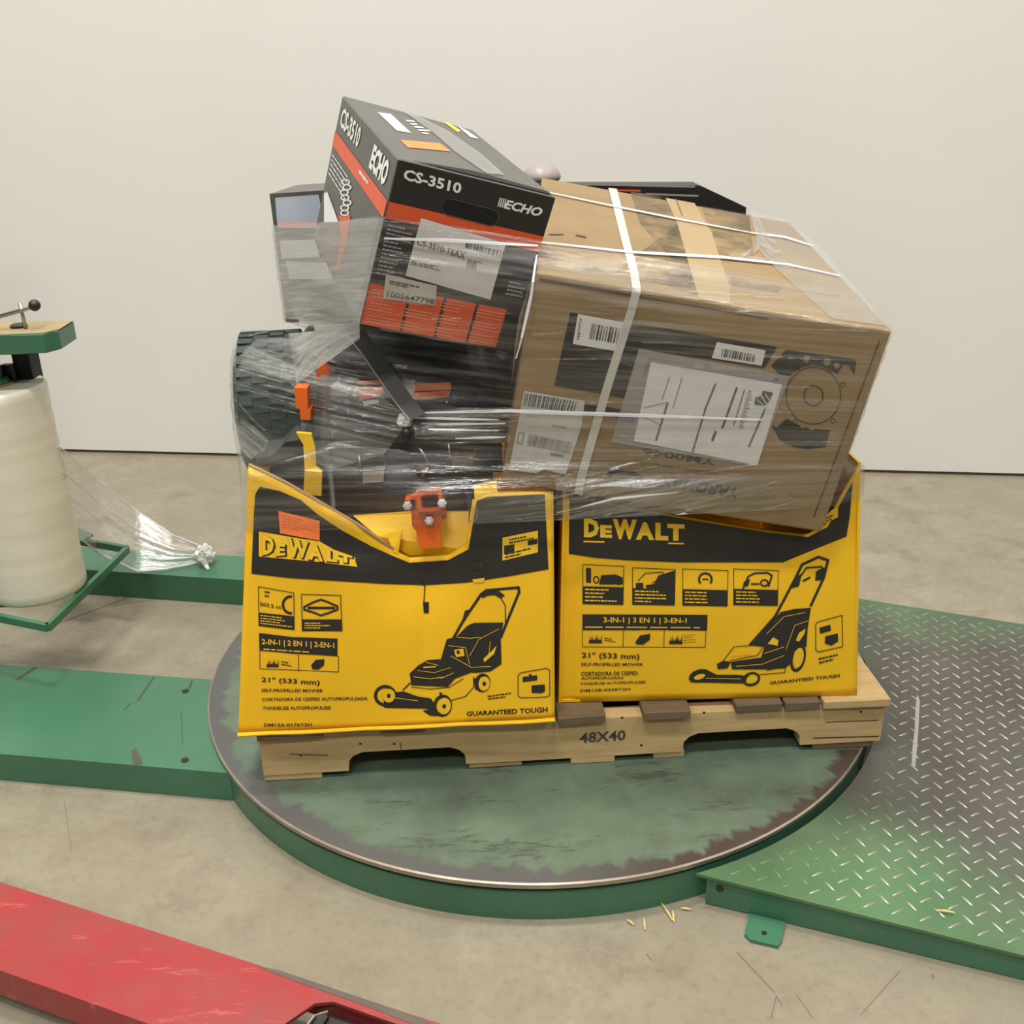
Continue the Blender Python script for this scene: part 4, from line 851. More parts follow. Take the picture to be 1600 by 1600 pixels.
for i in range(4):
    for j in range(3): s_ = .03+i*.225; t_ = .25-j*.08; d.lines([ef(s_, t_), ef(s_+.19, t_), ef(s_+.19, t_-.06), ef(s_, t_-.06)], 3, i*5+j, wd=.35, lo=.6)
d.build('panel_print', M('pale_orange_print', (232, 142, 104), .5), echo)
d = Dec(EF, .0016); d.lines([ef(.03, .64), ef(.20, .64), ef(.20, .33), ef(.03, .33)], 13, 4, wd=.45); d.lines([ef(.86, .46), ef(.985, .46), ef(.985, .36), ef(.86, .36)], 4, 4, wd=.5); d.build('small_print', M('grey_print', (150, 148, 158), .5), echo)
# hand hole
hc = (734, 331); ha = .25
d = Dec(EF, .0016); d.poly([(hc[0]+x*math.cos(ha)-y_*math.sin(ha), hc[1]+x*math.sin(ha)+y_*math.cos(ha)) for x, y_ in [(33+12.5*math.cos(t), 12.5*math.sin(t)) for t in [math.pi*(i/8-.5) for i in range(9)]]+[(-33+12.5*math.cos(t), 12.5*math.sin(t)) for t in [math.pi*(i/8+.5) for i in range(9)]]]); d.build('hand_hole', M('hole_black', (10, 10, 10), .9), echo)
d = Dec(EF, .002); pts = [(hc[0]+x*math.cos(ha)-y_*math.sin(ha), hc[1]+x*math.sin(ha)+y_*math.cos(ha)) for x, y_ in [(33+13*math.cos(t), 13*math.sin(t)) for t in [math.pi*(i/8-.5) for i in range(9)]]+[(-33+13*math.cos(t), 13*math.sin(t)) for t in [math.pi*(i/8+.5) for i in range(9)]]]; d.frame(pts, 1.6); d.build('hole_edge', M('hole_rim', (70, 68, 64), .6), echo)
d = Dec(EF, .0022); d.poly(T1([(710, 840), (1240, 1000), (1142, 1350), (612, 1200)])); d.build('white_label', m_pap, echo, 'white part-number label')
d = Dec(EF, .0028); d.text('CS-3510-16AX', T1([(690, 970), (990, 1055), (980, 1100), (680, 1005)]), bold=.01); d.bars(T1([(990, 985), (1228, 1050), (1215, 1090), (985, 1025)]), 26, 6); d.lines(T1([(650, 1105), (920, 1160), (905, 1190), (640, 1130)]), 3, 3, wd=.45); d.lines(T1([(1000, 1095), (1115, 1120), (1105, 1180), (990, 1150)]), 5, 5, wd=.5)
d.build('label_print', m_ink, echo, gap=2.5)
d = Dec(EF, .0034); d.poly(T1([(490, 1190), (808, 1262), (795, 1385), (472, 1340)])); d.build('grey_label', m_pap2, echo)
d = Dec(EF, .004); d.text('1005647798', T1([(500, 1295), (795, 1345), (788, 1378), (492, 1330)]), bold=.01); d.lines(T1([(515, 1225), (740, 1270), (735, 1300), (510, 1250)]), 2, 5, wd=.7); d.build('label_number', m_ink, echo)
# left side
d = Dec(EL, .0011); d.poly([el(0.005, .76), el(.995, .76), el(.995, .66), el(0.005, .66)]); d.poly(T1([(200, 830), (275, 825), (255, 960), (205, 1150), (180, 1180), (215, 960)])); d.build('orange_print', m_org, echo)
d = Dec(EL, .0016); d.text('CS-3510', [el(.93, .95), el(.55, .95), el(.55, .82), el(.93, .82)], bold=.03); d.text('ECHO', [el(.33, .95), el(.07, .95), el(.07, .80), el(.33, .80)], shear=.15, bold=.05)
d.lines([el(.95, .62), el(.55, .62), el(.55, .46), el(.95, .46)], 5, 3, wd=.3, lo=.8); d.poly(T1([(110, 690), (130, 680), (160, 760), (200, 870), (110, 870)]))
for i in range(7): d.ring(*C1(245+10*math.sin(i*2), 620+i*32), 7, 5, 2.2)
d.lines([el(.45, .74), el(.2, .74), el(.2, .70), el(.45, .70)], 1, 8, wd=.5)
d.build('side_print', m_wht, echo)
# top
d = Dec(ET, .0011); d.poly(T1([(580, 357), (830, 380), (897, 430), (627, 405)])); d.build('orange_print', m_orgs, echo)
d = Dec(ET, .0011); d.poly(T1([(440, 185), (520, 195), (650, 315), (560, 300)])); d.lines(T1([(610, 230), (690, 235), (810, 330), (730, 325)]), 5, 3, wd=.5); d.poly(T1([(940, 270), (1000, 300), (1070, 350), (1020, 340)])); d.build('top_print', m_wht, echo)
d = Dec(ET, .0011); d.poly(T1([(845, 240), (880, 250), (960, 300), (940, 310)])); d.build('yellow_print', m_yel2, echo)
d = Dec(ET, .002); d.poly(T1([(606, 186), (690, 210), (880, 305), (1090, 450), (1230, 580), (1120, 570), (930, 440), (780, 310)])); d.build('clear_tape', m_tapeclr, echo, 'strip of clear tape')
d = Dec(ET, .0018); d.poly([et(.08, .012), et(.98, .012), et(.98, .05), et(.5, .09), et(.3, .05)]); d.build('flap_gap', M('gap_black', (26, 20, 18), .9), echo)

# ================================================================== BLACK MACHINE
mach = thing('lawn_machine', 'black outdoor power machine with orange hitch and knobby tyre, wedged into the crushed yellow box', 'machine', V((-.25, 1.95, .60)))
def rbox(name, px0, px1, y0, y1, mat, rad=.03, seg=4, taper=None, parent=None):
    """rounded block whose front outline spans two photo points at depth y0"""
    A_, B_ = hy(*px0, y0), hy(*px1, y0); bm = bmesh.new()
    vv = bm_box(bm, V((A_.x, y0, B_.z)), V((B_.x-A_.x, 0, 0)), V((0, y1-y0, 0)), V((0, 0, A_.z-B_.z)))
    if taper:
        for i, dl in taper.items(): vv[i].co += V(dl)
    bmesh.ops.bevel(bm, geom=list(bm.edges), offset=rad, segments=seg, affect='EDGES'); return bmo(name, bm, mat, parent or mach, sm=True)
hood = rbox('hood', (462, 585), (786, 765), 1.77, 2.20, m_hood, .035, 4, {4: (.02, .06, -.005), 5: (-.02, .06, .0), 6: (.05, 0, .07), 7: (-.05, 0, .07)})
rbox('deck_shell', (500, 716), (742, 822), 1.755, 2.15, m_maroon, .02, 4)
cov = rbox('belt_cover', (628, 655), (786, 758), 1.735, 1.80, m_hood, .018, 4, {0: (.03, 0, 0)})
bm = bmesh.new(); bm_lathe(bm, [(.010, 0), (.010, .005), (.007, .010), (0, .011)], hy(636, 676, 1.737), axis=V((0, -1, .1)), n=20); bmo('cover_knob', bm, m_blkp, cov, sm=True)
bm = bmesh.new(); bm_tube(bm, [hy(655, 700, 1.733), hy(664, 712, 1.730), hy(670, 724, 1.729), hy(666, 736, 1.729), hy(659, 744, 1.731)], .0022, 6); bmo('hook_mark', bm, m_steel, cov, sm=True)
def latch(x0, y0, x1, y1, dep, plate):
    pts = [hy(x0, y0+3, dep), hy(x1, y0, dep), hy(x1-1, (y0+y1)/2+2, dep), hy(x0+2, (y0+y1)/2+4, dep)]
    bm = bmesh.new(); bm_tube(bm, pts+[pts[0]], .0028, 6); l = bmo('latch', bm, m_steel, mach, sm=True)
    q = [hy(x0+5, (y0+y1)/2, dep), hy(x1-2, (y0+y1)/2-2, dep), hy(x1-4, y1-4, dep), hy(x0+6, y1, dep)]
    bm = bmesh.new(); bm_prism(bm, q, V((0, .008, 0))); bmo('latch_plate', bm, plate, l)
latch(561, 708, 603, 756, 1.752, m_greytool); latch(701, 690, 743, 731, 1.727, m_olive)
# stickers lie on the hood: take the surface under each sticker corner
dg_ = bpy.context.evaluated_depsgraph_get()
def bvh_of(objs):
    vs = []; ps = []
    for o in objs:
        off = org(o); b = len(vs); vs += [v.co+off for v in o.data.vertices]; ps += [tuple(b+i for i in p.vertices) for p in o.data.polygons]
    return BVHTree.FromPolygons(vs, ps)
class Surf(Face):
    def __init__(s, objs): s.b = bvh_of(objs); s.dent = lambda u, v: 0.; s.n = V((0, -1, 0))
    def at(s, u, v, off=0.):
        dr = ray(u, v).normalized(); h = s.b.ray_cast(CAM, dr)
        if h[0] is None: h = s.b.find_nearest(hy(u, v, 1.8)); return h[0]-dr*off
        n = h[1] if h[1].dot(dr) < 0 else -h[1]
        return h[0]+n*off
HS = Surf([hood, cov])
d = Dec(HS, .0015); d.poly([(558, 597), (596, 595), (600, 613), (590, 621), (562, 625)], 8); d.poly([(628, 600), (704, 597), (705, 609), (652, 611), (632, 612)], 8); d.poly([(640, 614), (703, 611), (701, 620), (645, 625)], 8); d.build('warning_sticker', m_orgs, hood, 'orange warning sticker')
d = Dec(HS, .0022); d.poly([(626, 597), (648, 596), (650, 606), (642, 622), (634, 620)], 8); d.poly([(567, 627), (592, 624), (592, 630), (569, 634)], 8); d.build('sticker_symbol', m_wht, hood)
d = Dec(HS, .0024); d.poly([(654, 613), (700, 610), (699, 618), (656, 621)], 8); d.build('sticker_print', m_orgp, hood); d = Dec(HS, .0015); d.lines([(652, 582), (690, 581), (690, 592), (652, 594)], 2, 4); d.build('rating_plate', m_dgrey, hood)
# engine and orange frame behind the hood
eng = rbox('engine_block', (505, 545), (600, 600), 1.98, 2.22, m_blkp, .02, 3)
c = hy(535, 566, 1.95); bm = bmesh.new(); bm_lathe(bm, [(.0, -.03), (.030, -.03), (.034, -.01), (.034, .01), (.024, .018), (.022, .026), (.03, .030), (.03, .042), (.022, .047), (0, .047)], c, n=28); bmo('fuel_cap', bm, m_blkp, eng, sm=True)
bm = bmesh.new(); bm_prism(bm, [hy(508, 556, 1.90), hy(528, 562, 1.90), hy(528, 569, 1.90), hy(506, 563, 1.90)], V((0, .02, 0))); bmo('bright_bracket', bm, m_steel, eng)
bm = bmesh.new(); bm_prism(bm, [hy(494, 585, 1.86), hy(501, 562, 1.86), hy(512, 577, 1.86), hy(516, 583, 1.86), hy(490, 600, 1.86)], V((0, .02, 0))); bmo('frame_bracket', bm, m_orgp, mach)
bm = bmesh.new(); bm_prism(bm, [hy(460, 606, 1.80), hy(480, 606, 1.80), hy(481, 640, 1.80), hy(485, 640, 1.80), hy(485, 656, 1.80), hy(470, 656, 1.80), hy(468, 638, 1.80), hy(462, 638, 1.80)], V((0, .03, 0))); bmo('frame_bracket', bm, m_orgp, mach)
rbox('frame_housing', (592, 524), (650, 575), 2.00, 2.10, M('dark_red_plastic', (92, 34, 24), .5), .012, 2); rbox('frame_housing', (636, 546), (676, 566), 1.93, 2.05, m_orgp, .012, 3)
rbox('rear_cover', (650, 548), (800, 620), 1.96, 2.25, m_blkp, .03, 3)
# black strap over the hood
st = [(548, 520, 1.84), (575, 555, 1.82), (600, 592, 1.80), (625, 628, 1.765), (645, 652, 1.735)]; vs = []; fs = []
for u, v, y_ in st: vs += [hy(u-4, v+5, y_-.018), hy(u+20, v-6, y_-.018), hy(u+20, v-6, y_-.014), hy(u-4, v+5, y_-.014)]
for i in range(len(st)-1):
    a_, b_ = 4*i, 4*i+4; fs += [(a_+k, a_+(k+1) % 4, b_+(k+1) % 4, b_+k) for k in range(4)]
fs += [(3, 2, 1, 0), (16, 17, 18, 19)]; obj('strap', vs, fs, m_dgrey, mach)
bm = bmesh.new(); bm_tube(bm, [hy(u-4, v+5, y_-.020) for u, v, y_ in st], .0016, 6); bmo('strap_edge', bm, m_greytool, mach)
# orange hitch with a square receiver
hq = [(650, 766), (690, 762), (692, 798), (653, 800)]; hi = [(657, 772), (684, 769), (686, 792), (659, 794)]
A_ = [hy(u, v, 1.655) for u, v in hq]; B_ = [hy(u, v, 1.655) for u, v in hi]; bk = V((0, .09, -.05)); vs = A_+B_+[p+bk for p in A_]+[p+bk for p in B_]; fs = []
for i in range(4): j = (i+1) % 4; fs += [(i, j, 4+j, 4+i), (i, 8+i, 8+j, j), (4+i, 4+j, 12+j, 12+i), (8+i, 12+i, 12+j, 8+j)]
hitch = obj('hitch_receiver', vs, fs, m_orgp, mach)
bm = bmesh.new(); bm_prism(bm, [hy(641, 776, 1.668), hy(652, 773, 1.668), hy(654, 800, 1.668), hy(692, 799, 1.668), hy(688, 828, 1.668), hy(690, 856, 1.668), hy(655, 857, 1.668), hy(650, 830, 1.668), hy(644, 822, 1.668)], V((0, .012, 0))); bmo('hitch_plate', bm, m_orgp, mach)
bm = bmesh.new(); bm_prism(bm, [p+bk for p in A_], V((0, .004, 0))); bmo('receiver_back', bm, m_blkp, hitch)
for u, v, y_ in ((637, 790, 1.664), (691, 786, 1.650), (671, 813, 1.664)):
    bm = bmesh.new(); bm_lathe(bm, [(.0085, 0), (.0085, .006), (.005, .009), (0, .0095)], hy(u, v, y_), axis=V((0, -1, .25)), n=6); bmo('bolt', bm, m_zinc, mach)
bm = bmesh.new(); bm_box(bm, hy(634, 797, 1.668), V((.02, 0, 0)), V((0, .02, 0)), V((0, 0, .02))); bmo('bolt_lug', bm, m_orgp, mach)
# lower left: fender, yellow strip
bm = bmesh.new(); bm_prism(bm, [hy(400, 716, 1.80), hy(425, 712, 1.80), hy(447, 690, 1.80), hy(466, 688, 1.80), hy(500, 720, 1.80), hy(520, 760, 1.80), hy(545, 830, 1.80), hy(470, 800, 1.80), hy(400, 760, 1.80)], V((0, .10, 0))); bmo('fender', bm, m_dgrey, mach)
bm = bmesh.new(); bm_prism(bm, [hy(463, 676, 1.765), hy(486, 678, 1.765), hy(492, 700, 1.765), hy(494, 730, 1.765), hy(503, 738, 1.755), hy(502, 775, 1.755), hy(474, 772, 1.755), hy(476, 735, 1.755), hy(474, 695, 1.765)], V((0, .008, 0))); bmo('yellow_tag', bm, m_yel2, mach)
# tyre with knobs
ty = hy(409, 628, 1.98); TR_ = .155; tw = .150
tyr = None; bm = bmesh.new(); ax = V((1, .12, 0)).normalized(); tc_ = V((ty.x, 2.12, hy(409, 640, 1.98).z-.035))
bm_lathe(bm, [(.07, -tw/2+.01), (TR_-.03, -tw/2), (TR_-.008, -tw/2+.012), (TR_, -tw/4), (TR_, tw/4), (TR_-.008, tw/2-.012), (TR_-.03, tw/2), (.07, tw/2-.01)], tc_, axis=ax, n=48, close=True)
tyr = bmo('tyre', bm, m_tyre, mach, sm=True)
bm = bmesh.new(); bm_lathe(bm, [(0, -.04), (.072, -.05), (.072, .05), (0, .04)], tc_, axis=ax, n=32); bmo('wheel_rim', bm, m_dgrey, mach)
kb_ = bmesh.new(); tz = V((0, 0, 1)); ty_ = tz.cross(ax)
for i in range(34):
    q = 2*math.pi*i/34
    for j in range(4):
        qq = q+(math.pi/34 if j % 2 else 0); rad = ty_*math.cos(qq)+tz*math.sin(qq); tan = -ty_*math.sin(qq)+tz*math.cos(qq)
        o_ = tc_+ax*(-tw/2+.012+j*(tw-.024)/4)+rad*(TR_-.006)-tan*.010
        bm_box(kb_, o_, ax*(tw-.034)/4, tan*.020, rad*.0115)
k_ = bmo('tread_knobs', kb_, m_tyre, tyr); k_['kind'] = 'stuff'

# ================================================================== THINGS AT THE BACK OF THE LOAD
PFc = 2.27; p5 = [hy(421, 303, PFc), hy(640, 288, PFc), hy(640, 520, PFc), hy(447, 503, PFc)]
box5 = thing('carton', 'dark-edged carton with pale picture panels standing behind the chainsaw carton', 'box', (p5[2]+p5[3])/2+V((0, .10, 0)))
vs = p5+[p+V((.02, .20, 0)) for p in p5]; obj('carton_body', vs, [(0, 1, 2, 3), (7, 6, 5, 4), (0, 4, 5, 1), (1, 5, 6, 2), (2, 6, 7, 3), (3, 7, 4, 0)], m_egr, box5)
f5 = Face(p5[0], (p5[1]-p5[0]).cross(p5[3]-p5[0])); d = Dec(f5, .001); d.poly([(430, 309), (498, 304), (505, 345), (433, 347)]); d.build('picture_panel', m_ltblue, box5)
d = Dec(f5, .001); d.poly([(433, 347), (505, 345), (506, 356), (435, 356)]); d.build('pink_strip', m_pink, box5)
d = Dec(f5, .0014); d.poly([(437, 376), (492, 374), (500, 402), (440, 404)]); d.poly([(447, 408), (510, 410), (520, 436), (452, 436)]); d.build('white_panel', m_wht, box5)
d = Dec(f5, .001); d.poly([(447, 478), (560, 500), (560, 510), (449, 501)]); d.build('dark_foot', m_blkp, box5)
# support under it: engine shroud of the machine
A_ = hy(470, 515, 2.16); bm = bmesh.new(); bm_box(bm, V((p5[3].x+.02, 2.25, .70)), V((p5[2].x-p5[3].x-.02, 0, 0)), V((0, .22, 0)), V((0, 0, min(p5[2].z, p5[3].z)-.704))); bev(bm, .01); bmo('rear_shroud', bm, m_blkp, mach)
# flat black box behind the brown one
yb_ = 2.52; q = [hy(700, 290, yb_), hy(1094, 290, yb_), hy(1166, 324, yb_), hy(1180, 330, yb_), hy(640, 500, yb_)]
blk = thing('flat_carton', 'flat black carton with orange line behind the brown carton', 'box', V(((q[0].x+q[2].x)/2, yb_+.05, ZB0)))
q[3] = V((q[2].x, yb_, ZB0)); q[4] = V((q[0].x, yb_, ZB0))
bm = bmesh.new(); bm_prism(bm, q, V((0, .10, 0))); bmo('carton_body', bm, m_ebk, blk)
f6 = Face(q[0], V((0, 1, 0))); d = Dec(f6, .001); d.line([(950, 297), (1000, 298)], 3); d.build('orange_line', m_org, blk)
d = Dec(f6, .001); d.line([(905, 288), (1085, 292)], 2.5); d.line([(1010, 303), (1090, 306)], 3); d.build('grey_line', m_greytool, blk)
# grey dome standing on the flat carton
c = hy(846, 291, yb_+.05); R0 = .047; c.z = q[0].z+.001; bm = bmesh.new()
bm_lathe(bm, [(R0*.9, 0), (R0, .006)]+[(R0*math.cos(t), .006+R0*.72*math.sin(t)) for t in [math.pi/2*i/8 for i in range(1, 8)]]+[(0, .006+R0*.72)], c, n=28)
dome = bmo('tool_housing', bm, m_greytool, None, c, sm=True); tag(dome, 'round grey tool housing peeking up behind the chainsaw carton', 'tool')
# ================================================================== STRETCH FILM
film = thing('stretch_film', 'clear stretch film wrapped round the boxes and the machine', 'stretch film', V((.05, 2.05, .60)))
load = [o for t in (boxL, boxR, brown, echo, mach, box5, blk) for o in t.children if o.type == 'MESH' and o.name.split('.')[0] in ('front_panel', 'side_panel', 'back_panel', 'carton_body', 'hood', 'belt_cover', 'tyre', 'hitch_receiver')]
edges = []
for o in load:
    off = org(o); vs = [v.co+off for v in o.data.vertices]; edges += [(vs[e_.vertices[0]], vs[e_.vertices[1]]) for e_ in o.data.edges]
def hull(P):
    P = sorted(set((round(x, 5), round(y, 5)) for x, y in P)); 
    def half(Q):
        H_ = []
        for p in Q:
            while len(H_) > 1 and (H_[-1][0]-H_[-2][0])*(p[1]-H_[-2][1])-(H_[-1][1]-H_[-2][1])*(p[0]-H_[-2][0]) <= 0: H_.pop()
            H_.append(p)
        return H_
    a, b = half(P), half(P[::-1]); return a[:-1]+b[:-1]
CX, CY = .03, 2.05; NA = 220
def slice_r(c, ax_, ay_, off):
    P = []
    for p, q in edges:
        dp = p.z-c-ax_*p.x-ay_*(p.y-1.65); dq = q.z-c-ax_*q.x-ay_*(q.y-1.65)
        if dp*dq < 0: t = dp/(dp-dq); P.append((p.x+(q.x-p.x)*t, p.y+(q.y-p.y)*t))
    if len(P) < 3: return None
    Hh = hull(P); R_ = []
    for i in range(NA):
        a = 2*math.pi*i/NA; dx, dy = math.cos(a), math.sin(a); best = 0.
        for (x0, y0), (x1, y1) in zip(Hh, Hh[1:]+Hh[:1]):
            ex_, ey_ = x1-x0, y1-y0; den = dx*ey_-dy*ex_
            if abs(den) < 1e-9: continue
            t = ((x0-CX)*ey_-(y0-CY)*ex_)/den; s_ = ((x0-CX)*dy-(y0-CY)*dx)/den
            if t > 0 and -1e-6 <= s_ <= 1+1e-6: best = max(best, t)
        R_.append(best+off)
    return R_
def wrap(name, c0, c1, rows, sl0, sl1, mat, off, amp, seed):
    Rr = []
    for j in range(rows+1):
        t = j/rows; ax_ = sl0[0]+(sl1[0]-sl0[0])*t; ay_ = sl0[1]+(sl1[1]-sl0[1])*t
        r = slice_r(c0+(c1-c0)*t, ax_, ay_, off); Rr.append((c0+(c1-c0)*t, ax_, ay_, r or Rr[-1][3]))
    rnd = random.Random(seed); ph = [rnd.uniform(0, 6.28) for _ in range(12)]; vs = []; uv = []; fs = []
    for j, (c, ax_, ay_, r) in enumerate(Rr):
        rr = [max(r[i], .5*(r[i-1]+r[(i+1) % NA])) for i in range(NA)]
        for i in range(NA):
            a = 2*math.pi*i/NA; w_ = amp*(math.sin(j*2.1+ph[0]+1.5*math.sin(a*3+ph[1]))+.7*math.sin(j*3.7+ph[2]+2*math.sin(a*2+ph[3])))
            k = rr[i]+abs(w_); x, y_ = CX+k*math.cos(a), CY+k*math.sin(a); vs.append((x, y_, c+ax_*x+ay_*(y_-1.65))); uv.append((a*.75, c))
    n = len(Rr)
    for j in range(n-1):
        for i in range(NA): fs.append((j*NA+i, j*NA+(i+1) % NA, (j+1)*NA+(i+1) % NA, (j+1)*NA+i))
    return obj(name, vs, fs, mat, film, sm=True, uv=uv)
f_a = wrap('film_layer', .615, 1.117, 46, (.02, 0), (-.158, -.245), m_film, .006, .0012, 1)
# roped strands and folds, with glints painted in white: along photo lines, lying on the film
FS = Surf([f_a])
SR = random.Random(5)
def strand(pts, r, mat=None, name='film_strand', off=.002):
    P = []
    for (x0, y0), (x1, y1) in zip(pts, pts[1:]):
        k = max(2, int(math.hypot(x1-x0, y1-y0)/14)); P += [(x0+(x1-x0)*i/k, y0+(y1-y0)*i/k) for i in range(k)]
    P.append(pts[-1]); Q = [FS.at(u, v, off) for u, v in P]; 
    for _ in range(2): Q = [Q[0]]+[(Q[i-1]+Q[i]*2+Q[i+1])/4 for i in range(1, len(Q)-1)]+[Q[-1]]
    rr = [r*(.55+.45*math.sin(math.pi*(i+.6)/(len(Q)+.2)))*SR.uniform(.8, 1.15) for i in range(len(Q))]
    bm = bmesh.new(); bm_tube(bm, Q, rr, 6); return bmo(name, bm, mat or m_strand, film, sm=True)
TOPS = []
ST = [([(600, 372), (700, 375), (840, 385)], .0022), ([(640, 645), (800, 641), (1000, 648), (1190, 655)], .0022), ([(640, 652), (780, 655)], .0018), ([(660, 663), (790, 661)], .0018), ([(670, 672), (780, 672)], .0015), ([(712, 684), (790, 682)], .0013),
      ([(880, 767), (1000, 752), (1090, 748)], .0016), ([(890, 780), (1040, 757)], .0014), ([(780, 748), (900, 741), (1010, 745)], .0016), ([(870, 800), (960, 778), (1060, 768)], .0016), ([(870, 828), (960, 800), (1050, 790)], .0016), ([(868, 857), (960, 835), (1070, 800)], .0016), ([(862, 815), (940, 795)], .0013), ([(870, 850), (930, 838)], .0013),
      ([(838, 400), (830, 460), (808, 560)], .0018), ([(602, 345), (720, 352)], .0012), ([(832, 522), (880, 519)], .0012), ([(838, 560), (960, 560), (1010, 580)], .0009), ([(360, 548), (440, 487)], .0014), ([(420, 352), (520, 346), (604, 341)], .0014), ([(470, 570), (545, 520)], .0012), ([(455, 560), (548, 508)], .0012), ([(365, 620), (415, 675)], .0009), ([(362, 640), (410, 690)], .0009), ([(380, 552), (460, 590)], .0010), ([(395, 545), (470, 583)], .0010),
      ([(570, 885), (640, 884), (760, 872), (862, 858)], .0013), ([(600, 892), (660, 903)], .0012), ([(700, 880), (850, 850)], .001), ([(745, 790), (745, 880)], .001)]
for P_, w_ in (([(842, 381), (985, 397), (1130, 405), (1230, 416), (1312, 434)], 4.2), ([(856, 303), (960, 325), (1060, 345), (1172, 366)], 2.6), ([(1172, 366), (1225, 373), (1270, 387)], 3.4), ([(1138, 403), (1165, 402), (1182, 390), (1187, 360)], 9), ([(1174, 332), (1180, 352), (1190, 380), (1215, 410), (1240, 420)], 11), ([(1182, 380), (1205, 396), (1225, 398)], 8), ([(1160, 404), (1200, 410), (1232, 420)], 7), ([(1180, 340), (1196, 372), (1212, 384)], 6)): TOPS.append((P_, w_))
def ribbon(pts, wd, mat, off=.003, F_=None):  # flat white strip for film folds and painted glints
    F_ = F_ or FS
    P = []
    for (x0, y0), (x1, y1) in zip(pts, pts[1:]):
        k = max(2, int(math.hypot(x1-x0, y1-y0)/16)); P += [(x0+(x1-x0)*i/k, y0+(y1-y0)*i/k) for i in range(k)]
    P.append(pts[-1]); vs = []; uv = []; n = len(P); L_ = 0.
    for i, (x, y_) in enumerate(P):
        ax_, ay_ = P[max(0, i-1)]; bx_, by_ = P[min(n-1, i+1)]; l_ = math.hypot(bx_-ax_, by_-ay_); nx, ny = -(by_-ay_)/l_, (bx_-ax_)/l_
        h_ = wd/2*(.35+.65*math.sin(math.pi*(i+.5)/n)); vs += [F_.at(x-nx*h_, y_-ny*h_, off), F_.at(x+nx*h_, y_+ny*h_, off)]; uv += [(L_, 0.+x*.01), (L_, wd/60+x*.01)]; L_ += l_/1800
    return obj('film_fold_glint', vs, [(2*i, 2*i+1, 2*i+3, 2*i+2) for i in range(n-1)], mat, film, uv=uv)
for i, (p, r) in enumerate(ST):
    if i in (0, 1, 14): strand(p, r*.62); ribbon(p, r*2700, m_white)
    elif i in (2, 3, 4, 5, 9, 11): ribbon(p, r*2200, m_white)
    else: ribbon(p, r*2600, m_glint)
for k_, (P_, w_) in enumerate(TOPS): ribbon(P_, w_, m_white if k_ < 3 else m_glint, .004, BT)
for i in range(70):     # painted glints of stretched creases round the waist of the load
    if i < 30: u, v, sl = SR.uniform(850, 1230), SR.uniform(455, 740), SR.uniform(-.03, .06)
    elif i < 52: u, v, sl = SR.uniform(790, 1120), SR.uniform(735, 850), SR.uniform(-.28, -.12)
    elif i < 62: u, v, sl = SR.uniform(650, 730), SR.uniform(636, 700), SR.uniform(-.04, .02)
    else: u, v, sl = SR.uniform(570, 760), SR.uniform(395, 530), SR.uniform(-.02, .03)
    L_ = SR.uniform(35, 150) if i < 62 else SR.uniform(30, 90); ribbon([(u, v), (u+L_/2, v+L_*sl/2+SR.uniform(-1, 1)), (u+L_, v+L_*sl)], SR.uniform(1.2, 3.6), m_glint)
for i in range(30):     # fan of painted crease glints over the tyre and the left of the machine
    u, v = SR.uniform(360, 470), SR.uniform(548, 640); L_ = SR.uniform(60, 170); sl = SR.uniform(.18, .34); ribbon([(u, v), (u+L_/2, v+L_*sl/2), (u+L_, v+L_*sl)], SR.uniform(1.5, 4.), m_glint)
# sheet stretched between the dark-edged carton and the chainsaw carton
Lp = [hy(424, 352, 2.255), hy(432, 420, 2.255), hy(447, 498, 2.2), hy(463, 600, 1.84)]; Rp = [EO+EZ*.66, EO+EZ*.36, EO+EZ*.02, EO-V((0, 0, .02))]
vs = []; uv = []; fs = []; NI, NJ = 24, 14
for i in range(NI+1):
    t = i/NI; A_ = Lp[min(int(t*3), 2)].lerp(Lp[min(int(t*3), 2)+1], t*3-min(int(t*3), 2)); B_ = Rp[min(int(t*3), 2)].lerp(Rp[min(int(t*3), 2)+1], t*3-min(int(t*3), 2))
    for j in range(NJ+1): p = A_.lerp(B_, j/NJ); vs.append(p+(CAM-p).normalized()*(.006+.0015*math.sin(i*2.2+j*.5))); uv.append((j/NJ*.25, t*.28+.04*(j/NJ)*t))
for i in range(NI):
    for j in range(NJ):
        if (i == 16 and j < 3) or (i == 17 and j < 6): continue        # torn opening
        a_ = i*(NJ+1)+j; fs.append((a_, a_+1, a_+NJ+2, a_+NJ+1))
obj('film_sheet', vs, fs, m_film2, film, sm=True, uv=uv)
Dec(FS, .0025).poly([(357, 548), (385, 541), (470, 575), (560, 592), (632, 645), (632, 668), (600, 712), (520, 735), (478, 720), (470, 640), (455, 598), (365, 572)], 14).build('film_layer', m_film3, film, rot=.22)
Dec(FS, .0025).poly([(362, 632), (420, 690), (415, 705), (392, 720), (372, 700)], 10).build('film_layer', m_film3, film, rot=.7)
Dec(FS, .0030).poly([(640, 640), (800, 636), (798, 690), (650, 684)], 14).build('film_layer', m_film3, film, rot=0)
Dec(FS, .0025).poly([(738, 778), (862, 768), (862, 868), (735, 880), (640, 888), (600, 880), (640, 862), (735, 840)], 14).build('film_layer', m_film3, film, rot=-.12)
Dec(FS, .0025).poly([(868, 745), (1160, 740), (1290, 800), (1160, 815), (1040, 800), (868, 862)], 14).build('film_layer', m_film3, film, rot=-.22)
Dec(BT, .0030).poly([(1172, 332), (1225, 343), (1284, 390), (1386, 512), (1300, 500), (1215, 425), (1185, 392)]).build('film_layer', m_film4, film, rot=.7)
